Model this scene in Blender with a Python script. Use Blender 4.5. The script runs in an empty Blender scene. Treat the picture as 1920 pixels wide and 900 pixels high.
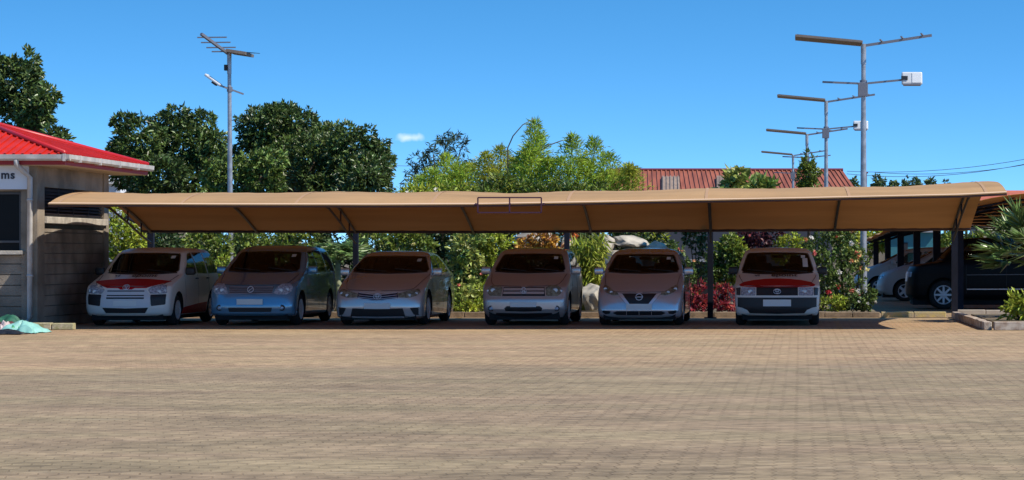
import bpy, bmesh, math, random
import numpy as np
from mathutils import Vector, Matrix
R = math.radians
rng = np.random.default_rng(7)
random.seed(7)
SC = bpy.context.scene
COL = SC.collection

# ------------------------------------------------------------------ camera
CH, CF, CPX, CPY = 1.37, 4400.0, 1500.0, 478.0      # eye height, focal length in photo pixels, principal point
cam_d = bpy.data.cameras.new('camera')
cam = bpy.data.objects.new('camera', cam_d); COL.objects.link(cam)
cam.location = (0, 0, CH); cam.rotation_euler = (R(90), 0, 0)
cam_d.sensor_width = 36; cam_d.lens = CF/1920*36
cam_d.shift_x = (960-CPX)/1920; cam_d.shift_y = (CPY-450)/1920
cam_d.clip_start = .1; cam_d.clip_end = 3000
SC.camera = cam
SC.render.resolution_x = 1024; SC.render.resolution_y = 480

def at(px, py, Y):
    "a point of the place, read off the photograph at distance Y"
    return Vector(((px-CPX)/CF*Y, Y, CH-(py-CPY)/CF*Y))
def gx(px, Y): return (px-CPX)/CF*Y
def gz(py, Y): return CH-(py-CPY)/CF*Y

# ------------------------------------------------------------------ sky and sun
LD = Vector((-1, .42, -1.30)).normalized()
sun_el = math.asin(-LD.z); sun_rot = math.atan2(-LD.x, -LD.y)
w = bpy.data.worlds.new('World'); SC.world = w; w.use_nodes = True
nt = w.node_tree; nt.nodes.clear()
N = nt.nodes.new; LK = nt.links.new
out = N('ShaderNodeOutputWorld'); bg = N('ShaderNodeBackground'); bg.inputs['Strength'].default_value = .15
sky = N('ShaderNodeTexSky'); sky.sky_type = 'NISHITA'; sky.sun_disc = False
sky.sun_elevation = sun_el; sky.sun_rotation = sun_rot
sky.altitude = 1800; sky.air_density = 1.0; sky.dust_density = .1; sky.ozone_density = 2.5
tc = N('ShaderNodeTexCoord'); mp = N('ShaderNodeMapping'); mp.vector_type = 'POINT'
mp.inputs['Scale'].default_value = (1, 1, 2.6); mp.inputs['Location'].default_value = (0, 0, .10)
LK(tc.outputs['Generated'], mp.inputs['Vector']); LK(mp.outputs['Vector'], sky.inputs['Vector'])
hs = N('ShaderNodeHueSaturation'); hs.inputs['Saturation'].default_value = 1.30; hs.inputs['Value'].default_value = 1.28; hs.inputs['Hue'].default_value = .492
LK(sky.outputs['Color'], hs.inputs['Color'])
# one small wisp of cloud low over the trees
cdir = Vector(at(768, 258, 100) - Vector((0, 0, CH))).normalized()
sub = N('ShaderNodeVectorMath'); sub.operation = 'SUBTRACT'; sub.inputs[1].default_value = cdir
LK(tc.outputs['Generated'], sub.inputs[0])
scl = N('ShaderNodeVectorMath'); scl.operation = 'MULTIPLY'; scl.inputs[1].default_value = (1/.0072, 1/.02, 1/.0021)
LK(sub.outputs[0], scl.inputs[0])
ln = N('ShaderNodeVectorMath'); ln.operation = 'LENGTH'; LK(scl.outputs[0], ln.inputs[0])
cn = N('ShaderNodeTexNoise'); cn.inputs['Scale'].default_value = 260; LK(tc.outputs['Generated'], cn.inputs['Vector'])
ad = N('ShaderNodeMath'); ad.operation = 'ADD'; LK(ln.outputs['Value'], ad.inputs[0]); LK(cn.outputs['Fac'], ad.inputs[1])
mr = N('ShaderNodeMapRange'); mr.inputs['From Min'].default_value = 1.45; mr.inputs['From Max'].default_value = .7
mr.inputs['To Max'].default_value = .42
LK(ad.outputs[0], mr.inputs['Value'])
mx = N('ShaderNodeMix'); mx.data_type = 'RGBA'; LK(mr.outputs[0], mx.inputs['Factor'])
LK(hs.outputs['Color'], mx.inputs['A']); mx.inputs['B'].default_value = (7.5, 7.3, 8.2, 1)
LK(mx.outputs['Result'], bg.inputs['Color']); LK(bg.outputs[0], out.inputs['Surface'])
sd = bpy.data.lights.new('sun', 'SUN'); sd.energy = 4.6; sd.angle = R(.5); sd.color = (1, .93, .82)
so = bpy.data.objects.new('sun', sd); COL.objects.link(so); so.rotation_euler = LD.to_track_quat('-Z', 'Y').to_euler()
so.location = (10, -5, 20)
SC.view_settings.view_transform = 'Standard'; SC.view_settings.look = 'None'
SC.view_settings.exposure = 0.36; SC.view_settings.gamma = 1
SC.render.engine = 'CYCLES'
SC.cycles.max_bounces = 6; SC.cycles.transparent_max_bounces = 6

# ------------------------------------------------------------------ materials
MATS = {}
def mat(name, col, rough=.7, metal=0., spec=.5, coat=0., noise=0., nscale=3., bump=0., bscale=40., col2=None, leaf=False, transl=0., stretch=(1,1,1)):
    if name in MATS: return MATS[name]
    m = bpy.data.materials.new(name); m.use_nodes = True; t = m.node_tree
    b = t.nodes['Principled BSDF']
    b.inputs['Base Color'].default_value = (*col, 1); b.inputs['Roughness'].default_value = rough
    b.inputs['Metallic'].default_value = metal; b.inputs['Specular IOR Level'].default_value = spec
    b.inputs['Coat Weight'].default_value = coat; b.inputs['Coat Roughness'].default_value = .05
    cs = None
    if noise or col2:
        tc = t.nodes.new('ShaderNodeTexCoord'); mpn = t.nodes.new('ShaderNodeMapping')
        mpn.inputs['Scale'].default_value = stretch
        t.links.new(tc.outputs['Object'], mpn.inputs['Vector'])
        n = t.nodes.new('ShaderNodeTexNoise'); n.inputs['Scale'].default_value = nscale; n.inputs['Detail'].default_value = 5
        t.links.new(mpn.outputs['Vector'], n.inputs['Vector'])
        cr = t.nodes.new('ShaderNodeValToRGB')
        c2 = col2 if col2 else tuple(c*(1-noise) for c in col)
        cr.color_ramp.elements[0].position = .36; cr.color_ramp.elements[1].position = .64
        cr.color_ramp.elements[0].color = (*c2, 1); cr.color_ramp.elements[1].color = (*col, 1)
        t.links.new(n.outputs['Fac'], cr.inputs['Fac']); cs = cr.outputs['Color']
    if leaf:
        g = t.nodes.new('ShaderNodeNewGeometry'); h = t.nodes.new('ShaderNodeHueSaturation')
        m1 = t.nodes.new('ShaderNodeMapRange'); m1.inputs['To Min'].default_value = .55; m1.inputs['To Max'].default_value = 1.95
        m2 = t.nodes.new('ShaderNodeMapRange'); m2.inputs['To Min'].default_value = .475; m2.inputs['To Max'].default_value = .52
        t.links.new(g.outputs['Random Per Island'], m1.inputs['Value']); t.links.new(g.outputs['Random Per Island'], m2.inputs['Value'])
        t.links.new(m1.outputs[0], h.inputs['Value']); t.links.new(m2.outputs[0], h.inputs['Hue'])
        if cs: t.links.new(cs, h.inputs['Color'])
        else: h.inputs['Color'].default_value = (*col, 1)
        cs = h.outputs['Color']
    if cs: t.links.new(cs, b.inputs['Base Color'])
    if bump:
        tc = t.nodes.new('ShaderNodeTexCoord')
        n2 = t.nodes.new('ShaderNodeTexNoise'); n2.inputs['Scale'].default_value = bscale; n2.inputs['Detail'].default_value = 6
        t.links.new(tc.outputs['Object'], n2.inputs['Vector'])
        bp = t.nodes.new('ShaderNodeBump'); bp.inputs['Strength'].default_value = bump; bp.inputs['Distance'].default_value = .02
        t.links.new(n2.outputs['Fac'], bp.inputs['Height']); t.links.new(bp.outputs[0], b.inputs['Normal'])
    if transl:
        tr = t.nodes.new('ShaderNodeBsdfTranslucent'); ms = t.nodes.new('ShaderNodeMixShader'); ms.inputs[0].default_value = transl
        if cs: t.links.new(cs, tr.inputs['Color'])
        else: tr.inputs['Color'].default_value = (*col, 1)
        o = t.nodes['Material Output']
        t.links.new(b.outputs[0], ms.inputs[1]); t.links.new(tr.outputs[0], ms.inputs[2]); t.links.new(ms.outputs[0], o.inputs['Surface'])
    MATS[name] = m; return m

M_tyre = mat('tyre rubber', (.012,.012,.012), .85)
M_blk = mat('black plastic', (.012,.012,.014), .5)
M_pipe = mat('dark painted steel', (.012,.014,.026), .6, spec=.2, noise=.3, nscale=6)
M_rafter = mat('maroon painted steel', (.06,.022,.018), .5)
M_chrome = mat('chrome', (.72,.74,.80), .28, .55)
M_glass = mat('tinted car glass', (.012,.011,.010), .07, 0, .38)
def glass_mat():
    m = MATS['tinted car glass']; t = m.node_tree; b = t.nodes['Principled BSDF']; o = t.nodes['Material Output']
    tr = t.nodes.new('ShaderNodeBsdfTransparent'); tr.inputs[0].default_value = (.36,.36,.35,1); gl = t.nodes.new('ShaderNodeBsdfGlossy'); gl.inputs['Roughness'].default_value = .03; gl.inputs[0].default_value = (.8,.8,.8,1)
    fr = t.nodes.new('ShaderNodeFresnel'); fr.inputs[0].default_value = 1.33; mx = t.nodes.new('ShaderNodeMixShader'); t.links.new(fr.outputs[0], mx.inputs[0]); t.links.new(tr.outputs[0], mx.inputs[1]); t.links.new(gl.outputs[0], mx.inputs[2]); t.links.new(mx.outputs[0], o.inputs['Surface'])
glass_mat()
M_lens = mat('headlamp lens', (.50,.56,.66), .15, .15, .6, .5, noise=.55, nscale=28)
M_lensd = mat('dull headlamp lens', (.30,.29,.22), .15, .1, .6, .5, noise=.55, nscale=18)
M_alloy = mat('alloy wheel', (.6,.6,.62), .4, .3)
M_refl = mat('lamp reflector', (.42,.44,.48), .3, .7)
M_plate = mat('number plate', (.7,.7,.68), .5)
M_white = mat('sticker paper', (.6,.6,.58), .6)
M_redp = mat('red vinyl', (.50,.006,.012), .55, spec=.25)
M_text = mat('dark lettering', (.03,.012,.012), .5)
M_grey = mat('galvanised steel', (.42,.43,.46), .42, .55, noise=.3, nscale=9)
M_block = mat('grey concrete block', (.31,.255,.195), .9, noise=.45, nscale=1.6, bump=.5, bscale=30)
M_joint = mat('shade toned joint', (.15,.125,.10), .95)  # groove shade between the courses is put into this dark colour
M_conc = mat('pale concrete', (.50,.45,.38), .9, noise=.35, nscale=5, bump=.4, bscale=25)
M_bark = mat('bark', (.10,.075,.05), .95, noise=.5, nscale=8, bump=.6)

# ------------------------------------------------------------------ mesh helpers
class MB:
    def __init__(s): s.v = []; s.f = []
    def add(s, vs, fs):
        o = len(s.v); s.v += [tuple(v) for v in vs]; s.f += [tuple(i+o for i in f) for f in fs]; return s
    def box(s, a, b):
        (x0,y0,z0),(x1,y1,z1) = a, b
        vs = [(x0,y0,z0),(x1,y0,z0),(x1,y1,z0),(x0,y1,z0),(x0,y0,z1),(x1,y0,z1),(x1,y1,z1),(x0,y1,z1)]
        return s.add(vs, [(0,3,2,1),(4,5,6,7),(0,1,5,4),(1,2,6,5),(2,3,7,6),(3,0,4,7)])
    def bar(s, p, q, w, h=None):
        "square tube from p to q"
        h = h or w; p = Vector(p); q = Vector(q); d = (q-p).normalized()
        up = Vector((0,0,1)) if abs(d.z) < .9 else Vector((0,1,0))
        a = d.cross(up).normalized()*w/2; b = a.cross(d).normalized()*h/2
        vs = [p-a-b, p+a-b, p+a+b, p-a+b, q-a-b, q+a-b, q+a+b, q-a+b]
        return s.add(vs, [(0,3,2,1),(4,5,6,7),(0,1,5,4),(1,2,6,5),(2,3,7,6),(3,0,4,7)])
    def tube(s, pts, rad, n=8, cap=True):
        pts = [Vector(p) for p in pts]
        if not hasattr(rad, '__len__'): rad = [rad]*len(pts)
        rings = []
        for i, p in enumerate(pts):
            d = (pts[min(i+1, len(pts)-1)] - pts[max(i-1, 0)]).normalized()
            up = Vector((0,0,1)) if abs(d.z) < .9 else Vector((0,1,0))
            a = d.cross(up).normalized(); b = a.cross(d).normalized()
            rings.append([p+(a*math.cos(2*math.pi*k/n)+b*math.sin(2*math.pi*k/n))*rad[i] for k in range(n)])
        vs = [v for r in rings for v in r]; fs = []
        for i in range(len(pts)-1):
            for k in range(n):
                fs.append((i*n+k, i*n+(k+1)%n, (i+1)*n+(k+1)%n, (i+1)*n+k))
        if cap: fs.append(tuple(range(n))[::-1]); fs.append(tuple((len(pts)-1)*n+k for k in range(n)))
        return s.add(vs, fs)
    def lathe(s, prof, axis='x', n=28, c=(0,0,0), cap=True):
        "prof: (along axis, radius)"
        vs = []; fs = []
        for a, r in prof:
            for k in range(n):
                t = 2*math.pi*k/n
                if axis == 'x': vs.append((c[0]+a, c[1]+r*math.cos(t), c[2]+r*math.sin(t)))
                elif axis == 'y': vs.append((c[0]+r*math.cos(t), c[1]+a, c[2]+r*math.sin(t)))
                else: vs.append((c[0]+r*math.cos(t), c[1]+r*math.sin(t), c[2]+a))
        for i in range(len(prof)-1):
            for k in range(n): fs.append((i*n+k, i*n+(k+1)%n, (i+1)*n+(k+1)%n, (i+1)*n+k))
        if cap: fs.append(tuple(range(n))[::-1]); fs.append(tuple((len(prof)-1)*n+k for k in range(n)))
        return s.add(vs, fs)
    def grid(s, P):
        "P[i][j] points"
        a = len(P); b = len(P[0]); vs = [p for r in P for p in r]
        return s.add(vs, [(i*b+j, i*b+j+1, (i+1)*b+j+1, (i+1)*b+j) for i in range(a-1) for j in range(b-1)])
    def xf(s, M):
        s.v = [tuple(M @ Vector(v)) for v in s.v]; return s
    def build(s, name, m, parent=None, smooth=False, fix=True, bevel=0):
        me = bpy.data.meshes.new(name); me.from_pydata(s.v, [], s.f)
        if fix:
            bm = bmesh.new(); bm.from_mesh(me); bmesh.ops.recalc_face_normals(bm, faces=bm.faces)
            if bevel:
                bmesh.ops.bevel(bm, geom=list(bm.edges), offset=bevel, segments=2, affect='EDGES', profile=.5, clamp_overlap=True)
            bm.to_mesh(me); bm.free()
        if smooth: me.polygons.foreach_set('use_smooth', [True]*len(me.polygons))
        me.materials.append(m)
        o = bpy.data.objects.new(name, me); COL.objects.link(o)
        if parent: o.parent = parent
        return o
def smooth_angle(o, a=35):
    me = o.data; bm = bmesh.new(); bm.from_mesh(me)
    for f in bm.faces: f.smooth = True
    for e in bm.edges:
        e.smooth = len(e.link_faces) == 2 and e.calc_face_angle(0) < R(a)
    bm.to_mesh(me); bm.free(); return o
def tag(o, label, cat, group=None, kind=None):
    if label: o['label'] = label
    if cat: o['category'] = cat
    if group: o['group'] = group
    if kind: o['kind'] = kind
    return o
def thing(name, label, cat, loc=(0,0,0), rz=0, group=None):
    o = bpy.data.objects.new(name, None); COL.objects.link(o); o.location = loc; o.rotation_euler = (0,0,rz)
    o.empty_display_size = .2
    return tag(o, label, cat, group)
def copy_tree(o, parent=None):
    c = o.copy(); COL.objects.link(c); c.parent = parent
    for ch in list(o.children): copy_tree(ch, c)
    return c
def kind(o): o['kind'] = 'structure'; return o

# ------------------------------------------------------------------ ground
def mat_pavers(name, warm, shade=1.0):
    m = bpy.data.materials.new(name); m.use_nodes = True; t = m.node_tree; b = t.nodes['Principled BSDF']
    n = t.nodes.new; l = t.links.new
    tc = n('ShaderNodeTexCoord')
    # zigzag interlocking blocks laid in columns that run away from the eye
    sp = n('ShaderNodeSeparateXYZ'); l(tc.outputs['Object'], sp.inputs[0])
    wob = n('ShaderNodeTexNoise'); wob.inputs['Scale'].default_value = 1.4; l(tc.outputs['Object'], wob.inputs['Vector'])
    cb = n('ShaderNodeCombineXYZ')
    skew = n('ShaderNodeMath'); skew.operation = 'MULTIPLY_ADD'; skew.inputs[1].default_value = .22
    l(sp.outputs['X'], skew.inputs[0]); l(sp.outputs['Y'], skew.inputs[2])
    zz = n('ShaderNodeMath'); zz.operation = 'PINGPONG'; zz.inputs[1].default_value = .1125; l(sp.outputs['Y'], zz.inputs[0])
    zx = n('ShaderNodeMath'); zx.operation = 'MULTIPLY_ADD'; zx.inputs[1].default_value = .30; l(zz.outputs[0], zx.inputs[0])
    wx = n('ShaderNodeMath'); wx.operation = 'MULTIPLY_ADD'; wx.inputs[1].default_value = .035; l(wob.outputs['Fac'], wx.inputs[0]); l(sp.outputs['X'], wx.inputs[2]); l(wx.outputs[0], zx.inputs[2])
    l(skew.outputs[0], cb.inputs['X']); l(zx.outputs[0], cb.inputs['Y'])
    br = n('ShaderNodeTexBrick'); l(cb.outputs[0], br.inputs['Vector'])
    br.inputs['Scale'].default_value = 1; br.inputs['Brick Width'].default_value = .225; br.inputs['Row Height'].default_value = .128
    br.inputs['Mortar Size'].default_value = .007; br.inputs['Mortar Smooth'].default_value = .3
    br.inputs['Color1'].default_value = (1,1,1,1); br.inputs['Color2'].default_value = (.74,.74,.74,1); br.inputs['Mortar'].default_value = (.42,.38,.34,1)
    br.offset = .5
    # colour: sandy warm dust over grey brown blocks, boundary irregular
    big = n('ShaderNodeTexNoise'); big.inputs['Scale'].default_value = .16; big.inputs['Detail'].default_value = 3; l(tc.outputs['Object'], big.inputs['Vector'])
    e = n('ShaderNodeMath'); e.operation = 'MULTIPLY_ADD'; e.inputs[1].default_value = 5.; l(big.outputs['Fac'], e.inputs[0]); l(sp.outputs['Y'], e.inputs[2])
    e2 = n('ShaderNodeMath'); e2.operation = 'MULTIPLY_ADD'; e2.inputs[1].default_value = -.30; l(sp.outputs['X'], e2.inputs[0]); l(e.outputs[0], e2.inputs[2])
    mr = n('ShaderNodeMapRange'); mr.inputs['From Min'].default_value = warm-.5; mr.inputs['From Max'].default_value = warm+1.3; l(e2.outputs[0], mr.inputs['Value'])
    mx = n('ShaderNodeMix'); mx.data_type = 'RGBA'; l(mr.outputs[0], mx.inputs['Factor'])
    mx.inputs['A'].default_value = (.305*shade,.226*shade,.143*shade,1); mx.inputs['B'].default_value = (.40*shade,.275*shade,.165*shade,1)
    # mid patches, stretched sideways
    mp = n('ShaderNodeMapping'); mp.inputs['Scale'].default_value = (.35, 1.1, 1); l(tc.outputs['Object'], mp.inputs['Vector'])
    pn = n('ShaderNodeTexNoise'); pn.inputs['Scale'].default_value = 1.1; pn.inputs['Detail'].default_value = 7; pn.inputs['Roughness'].default_value = .65; l(mp.outputs[0], pn.inputs['Vector'])
    pr = n('ShaderNodeMapRange'); pr.inputs['From Min'].default_value = .3; pr.inputs['From Max'].default_value = .7; pr.inputs['To Min'].default_value = .74; pr.inputs['To Max'].default_value = 1.22
    l(pn.outputs['Fac'], pr.inputs['Value'])
    m2 = n('ShaderNodeMix'); m2.data_type = 'RGBA'; m2.blend_type = 'MULTIPLY'; m2.inputs['Factor'].default_value = 1
    l(mx.outputs['Result'], m2.inputs['A']); l(pr.outputs[0], m2.inputs['B'])
    # pinkish / greenish tints of single batches
    hn = n('ShaderNodeTexNoise'); hn.inputs['Scale'].default_value = .8; hn.inputs['Detail'].default_value = 4; l(mp.outputs[0], hn.inputs['Vector'])
    hr = n('ShaderNodeValToRGB'); hr.color_ramp.elements[0].position = .38; hr.color_ramp.elements[1].position = .62
    hr.color_ramp.elements[0].color = (1.03,.985,.955,1); hr.color_ramp.elements[1].color = (.985,1.0,.92,1)
    l(hn.outputs['Fac'], hr.inputs['Fac'])
    m3 = n('ShaderNodeMix'); m3.data_type = 'RGBA'; m3.blend_type = 'MULTIPLY'; m3.inputs['Factor'].default_value = 1
    l(m2.outputs['Result'], m3.inputs['A']); l(hr.outputs['Color'], m3.inputs['B'])
    m4 = n('ShaderNodeMix'); m4.data_type = 'RGBA'; m4.blend_type = 'MULTIPLY'; jn = n('ShaderNodeTexNoise'); jn.inputs['Scale'].default_value = .45; jn.inputs['Detail'].default_value = 5; l(tc.outputs['Object'], jn.inputs['Vector'])
    jr = n('ShaderNodeMapRange'); jr.inputs['From Min'].default_value = .35; jr.inputs['From Max'].default_value = .65; jr.inputs['To Min'].default_value = .12; jr.inputs['To Max'].default_value = .62; l(jn.outputs['Fac'], jr.inputs['Value']); l(jr.outputs[0], m4.inputs['Factor'])
    l(m3.outputs['Result'], m4.inputs['A']); l(br.outputs['Color'], m4.inputs['B'])
    # scuffed white dust streaks
    mp5 = n('ShaderNodeMapping'); mp5.inputs['Scale'].default_value = (.5, 3.2, 1); mp5.inputs['Rotation'].default_value = (0,0,.06); l(tc.outputs['Object'], mp5.inputs['Vector'])
    sn = n('ShaderNodeTexNoise'); sn.inputs['Scale'].default_value = 1.6; sn.inputs['Detail'].default_value = 8; sn.inputs['Roughness'].default_value = .7; l(mp5.outputs[0], sn.inputs['Vector'])
    sr = n('ShaderNodeMapRange'); sr.inputs['From Min'].default_value = .58; sr.inputs['From Max'].default_value = .72; sr.inputs['To Max'].default_value = .55; l(sn.outputs['Fac'], sr.inputs['Value'])
    m5 = n('ShaderNodeMix'); m5.data_type = 'RGBA'; l(sr.outputs[0], m5.inputs['Factor'])
    mp6 = n('ShaderNodeMapping'); mp6.inputs['Scale'].default_value = (3.2, 5.5, 1); mp6.inputs['Rotation'].default_value = (0,0,-.12); l(tc.outputs['Object'], mp6.inputs['Vector'])
    fn = n('ShaderNodeTexNoise'); fn.inputs['Scale'].default_value = 1.3; fn.inputs['Detail'].default_value = 7; fn.inputs['Roughness'].default_value = .7; l(mp6.outputs[0], fn.inputs['Vector'])
    fr = n('ShaderNodeMapRange'); fr.inputs['From Min'].default_value = .36; fr.inputs['From Max'].default_value = .62; fr.inputs['To Min'].default_value = .62; fr.inputs['To Max'].default_value = 1.16; l(fn.outputs['Fac'], fr.inputs['Value'])
    m6 = n('ShaderNodeMix'); m6.data_type = 'RGBA'; m6.blend_type = 'MULTIPLY'; m6.inputs['Factor'].default_value = 1; l(m4.outputs['Result'], m6.inputs['A']); l(fr.outputs[0], m6.inputs['B'])
    l(m6.outputs['Result'], m5.inputs['A']); m5.inputs['B'].default_value = (.42*shade,.34*shade,.235*shade,1)
    l(m5.outputs['Result'], b.inputs['Base Color']); b.inputs['Roughness'].default_value = .9; b.inputs['Specular IOR Level'].default_value = .25
    bp = n('ShaderNodeBump'); bp.inputs['Strength'].default_value = .5; bp.inputs['Distance'].default_value = .012
    inv = n('ShaderNodeMath'); inv.operation = 'SUBTRACT'; inv.inputs[0].default_value = 1; l(br.outputs['Fac'], inv.inputs[1])
    l(inv.outputs[0], bp.inputs['Height']); l(bp.outputs[0], b.inputs['Normal'])
    return m
soil = mat('dry garden soil', (.16,.12,.07), .95, noise=.4, nscale=.6)
kind(MB().grid([[(-900+x*60, -60+y*60, -.03) for x in range(31)] for y in range(32)]).build('ground', soil, fix=False))
kind(MB().grid([[(-50, -8, 0), (32, -8, 0)], [(-50, 51.3, 0), (32, 51.3, 0)]]).build('paved_yard', mat_pavers('paver blocks', 32.0), fix=False))
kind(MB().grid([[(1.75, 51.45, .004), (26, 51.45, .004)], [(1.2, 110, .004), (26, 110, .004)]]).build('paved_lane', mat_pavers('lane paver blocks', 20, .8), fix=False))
kind(MB().box((-34, 51.45, -.02), (1.72, 68, .09)).build('garden_bed', soil))

# yellow bay lines
M_line = mat('worn yellow paint', (.42,.25,.06), .8, col2=(.22,.13,.07), nscale=14)
for i, px in enumerate((372, 612, 846, 1092, 1326, 1566)):
    X = gx(px, 49.8)
    m = MB().grid([[(X-.05, 43.6, .004), (X+.05, 43.6, .004)], [(X-.05, 51.2, .004), (X+.05, 51.2, .004)]])
    lab = ['between the two leftmost cars', 'between the light blue car and the wide silver sedan', 'left of the beige silver hatchback', 'between the beige silver hatchback and the silver hatchback with a chrome V grille',
           'in front of the post by the red plants', 'right of the rightmost white and red car'][i]
    o = m.build('parking_line', M_line, fix=False); tag(o, 'worn yellow bay line on the paving ' + lab, 'parking line', 'yellow parking bay lines', 'structure')

# kerbs
def kerb_mesh(p, q, w, h, step=.6, jit=.006):
    p = Vector(p); q = Vector(q); L = (q-p).length; n = max(1, round(L/step)); m = MB(); d = (q-p)/n
    nrm = Vector((-d.y, d.x, 0)).normalized()*w
    for i in range(n):
        a = p+d*i+d.normalized()*.006; b = p+d*(i+1)-d.normalized()*.006; hh = h+random.uniform(-jit, jit)
        vs = [a, b, b+nrm, a+nrm]; top = [v+Vector((0,0,hh)) for v in vs]
        m.add(vs+top, [(0,3,2,1),(4,5,6,7),(0,1,5,4),(1,2,6,5),(2,3,7,6),(3,0,4,7)])
    return m
M_kerb = mat('shade darkened kerb concrete', (.27,.20,.135), .9, noise=.45, nscale=5, bump=.4)  # concrete darkened: the shade behind the cars is part of this colour
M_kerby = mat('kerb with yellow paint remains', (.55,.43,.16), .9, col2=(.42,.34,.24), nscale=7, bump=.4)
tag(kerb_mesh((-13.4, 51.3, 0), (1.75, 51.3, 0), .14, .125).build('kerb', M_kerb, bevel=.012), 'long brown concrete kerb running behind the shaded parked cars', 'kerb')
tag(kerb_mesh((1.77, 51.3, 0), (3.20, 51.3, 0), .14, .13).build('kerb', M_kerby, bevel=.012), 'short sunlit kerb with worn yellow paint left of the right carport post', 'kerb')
tag(kerb_mesh((-14.1, 42.9, 0), (-13.28, 42.9, 0), .16, .125, .41).build('kerb', mat('mossy pale kerb', (.52,.44,.30), .9, col2=(.30,.28,.12), nscale=9, bump=.4), bevel=.015),
    'short pale kerb stub with moss at the corner of the grey building', 'kerb')
isl = thing('kerbed_island', 'raised planter island edged with pale concrete kerb at the right', 'planter', (3.52, 42.6, 0))
m = kerb_mesh((0, 0, 0), (6.5, 0, 0), .16, .155); 
m.build('front_kerb', mat('chipped pale kerb', (.50,.43,.35), .9, col2=(.26,.17,.12), nscale=6, bump=.5), isl, bevel=.012)
kerb_mesh((-.10, 7.9, 0), (-.02, .18, 0), -.15, .15).build('side_kerb', MATS['chipped pale kerb'], isl, bevel=.012)
MB().box((.16, .17, 0), (6.5, 7.9, .10)).build('soil', soil, isl)
tag(kerb_mesh((3.42, 51.2, 0), (8.5, 51.4, 0), .14, .17).build('kerb', mat('pale rear kerb', (.48,.41,.33), .9, noise=.3), bevel=.012), 'pale kerb crossing behind the planter island by the black car', 'kerb')

# ------------------------------------------------------------------ carport
M_fab = mat('tan shade fabric', (.52,.315,.145), .85, noise=.20, nscale=1.1, stretch=(.35,1.6,1), transl=.22, bump=.15, bscale=6)
for nd in M_fab.node_tree.nodes:
    if nd.type == 'BSDF_TRANSLUCENT':
        for lk in list(nd.inputs['Color'].links): M_fab.node_tree.links.remove(lk)
        nd.inputs['Color'].default_value = (.62,.31,.04,1)
def interp(tab, x):
    if x <= tab[0][0]: return tab[0][1]
    for (a, va), (b, vb) in zip(tab, tab[1:]):
        if x <= b: return va+(vb-va)*(x-a)/(b-a)
    return tab[-1][1]
YF, YR = 42.5, 50.2
front_px = [(90,382),(400,383.5),(700,384),(900,383),(1100,379.5),(1300,375.5),(1500,372),(1700,367.5),(1800,365.5),(1888,361)]
crest_px = [(90,361),(200,360),(285,363.5),(420,361),(520,362),(640,359),(760,361.5),(860,358),(970,363),(1080,358),(1200,358),(1320,353),(1440,354),(1560,350.5),(1680,350.5),(1790,343),(1840,340),(1888,341)]
rear_px = [(90,431),(900,432.5),(1300,430),(1888,427)]
prof = [(0,0),(.06,.34),(.13,.60),(.22,.83),(.32,.96),(.42,1.0),(.52,.97),(.64,.80),(.76,.50),(.88,.06),(1,-.55)]
def canopy_pt(u, v, off=0):
    "u 0..1 along, v 0..1 front to rear"
    xl = -13.62-.44*v; xr = 3.75-.10*v
    X = xl+(xr-xl)*u; Y = YF+(YR-YF)*v
    pxf = CPX+X*CF/YF; zf = gz(interp(front_px, pxf), YF)
    pxc = CPX+X*CF/45.5; zc = gz(interp(crest_px, pxc), 45.5)
    pxr = CPX+X*CF/YR; zr = gz(interp(rear_px, pxr), YR)
    if v <= .42:
        s = interp(prof, v); z = zf+(zc-zf)*s
    else:
        t = (v-.42)/.58; z = zc+(zr-zc)*(t**1.55)
    return Vector((X, Y, z-off))
cp = thing('carport', 'long carport with tan arched fabric canopy over the row of six parked cars', 'carport', (0, 50.8, 0))
def local(mb, o): return mb.xf(Matrix.Translation(-Vector(o.location)))
P = [[canopy_pt(i/150, j/26)+Vector((0,0,.004*math.sin(i*1.7)*math.sin(j*.9))) for j in range(27)] for i in range(151)]
Pb = [[p-Vector((0,0,.012)) for p in r] for r in P]
m = MB(); m.grid(P); m.grid(Pb)
a, b = 151, 27; o2 = a*b
for i in range(a-1):
    m.f.append((i*b, (i+1)*b, o2+(i+1)*b, o2+i*b)); m.f.append((i*b+b-1, (i+1)*b+b-1, o2+(i+1)*b+b-1, o2+i*b+b-1))
for j in range(b-1):
    m.f.append((j, j+1, o2+j+1, o2+j)); m.f.append(((a-1)*b+j, (a-1)*b+j+1, o2+(a-1)*b+j+1, o2+(a-1)*b+j))
o = local(m, cp).build('canopy', M_fab, cp, smooth=True); smooth_angle(o, 50)
def at_u(px, v, Y): 
    X = gx(px, Y); xl = -13.62-.44*v; xr = 3.75-.10*v; return (X-xl)/(xr-xl)
local(MB().tube([canopy_pt(i/60, 0, .03)+Vector((0,.03,0)) for i in range(61)], .022, 8), cp).build('front_pipe', M_rafter, cp, smooth=True)
local(MB().tube([canopy_pt(i/60, 1, .02) for i in range(61)], .038, 8), cp).build('rear_pipe', M_rafter, cp, smooth=True)
raft = [(283,1),(482,0),(667,1),(888,0),(1108,0),(1333,0),(1565,0),(1787,1)]
for px, tr in raft:
    u = at_u(px, 1, YR)
    m = MB(); vs = [.03, .12, .22, .32, .42, .52, .62, .72, .80, .88, .95, 1.0]
    up = [canopy_pt(u, v, .05) for v in vs]
    m.tube(up, .028, 6)
    if tr or px == 1333:
        pv = [(.12,.05),(.32,.13),(.52,.20),(.72,.26),(.88,.28),(1.0,.22)]
        lo = [canopy_pt(u, v, .05+d) for v, d in pv]; m.tube(lo, .024, 6)
        for (v, d) in pv[1:-1]: m.tube([canopy_pt(u, v, .05), canopy_pt(u, v, .05+d)], .018, 6)
    local(m, cp).build('rafter', M_rafter if px < 1200 else M_pipe, cp, smooth=True)
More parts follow.
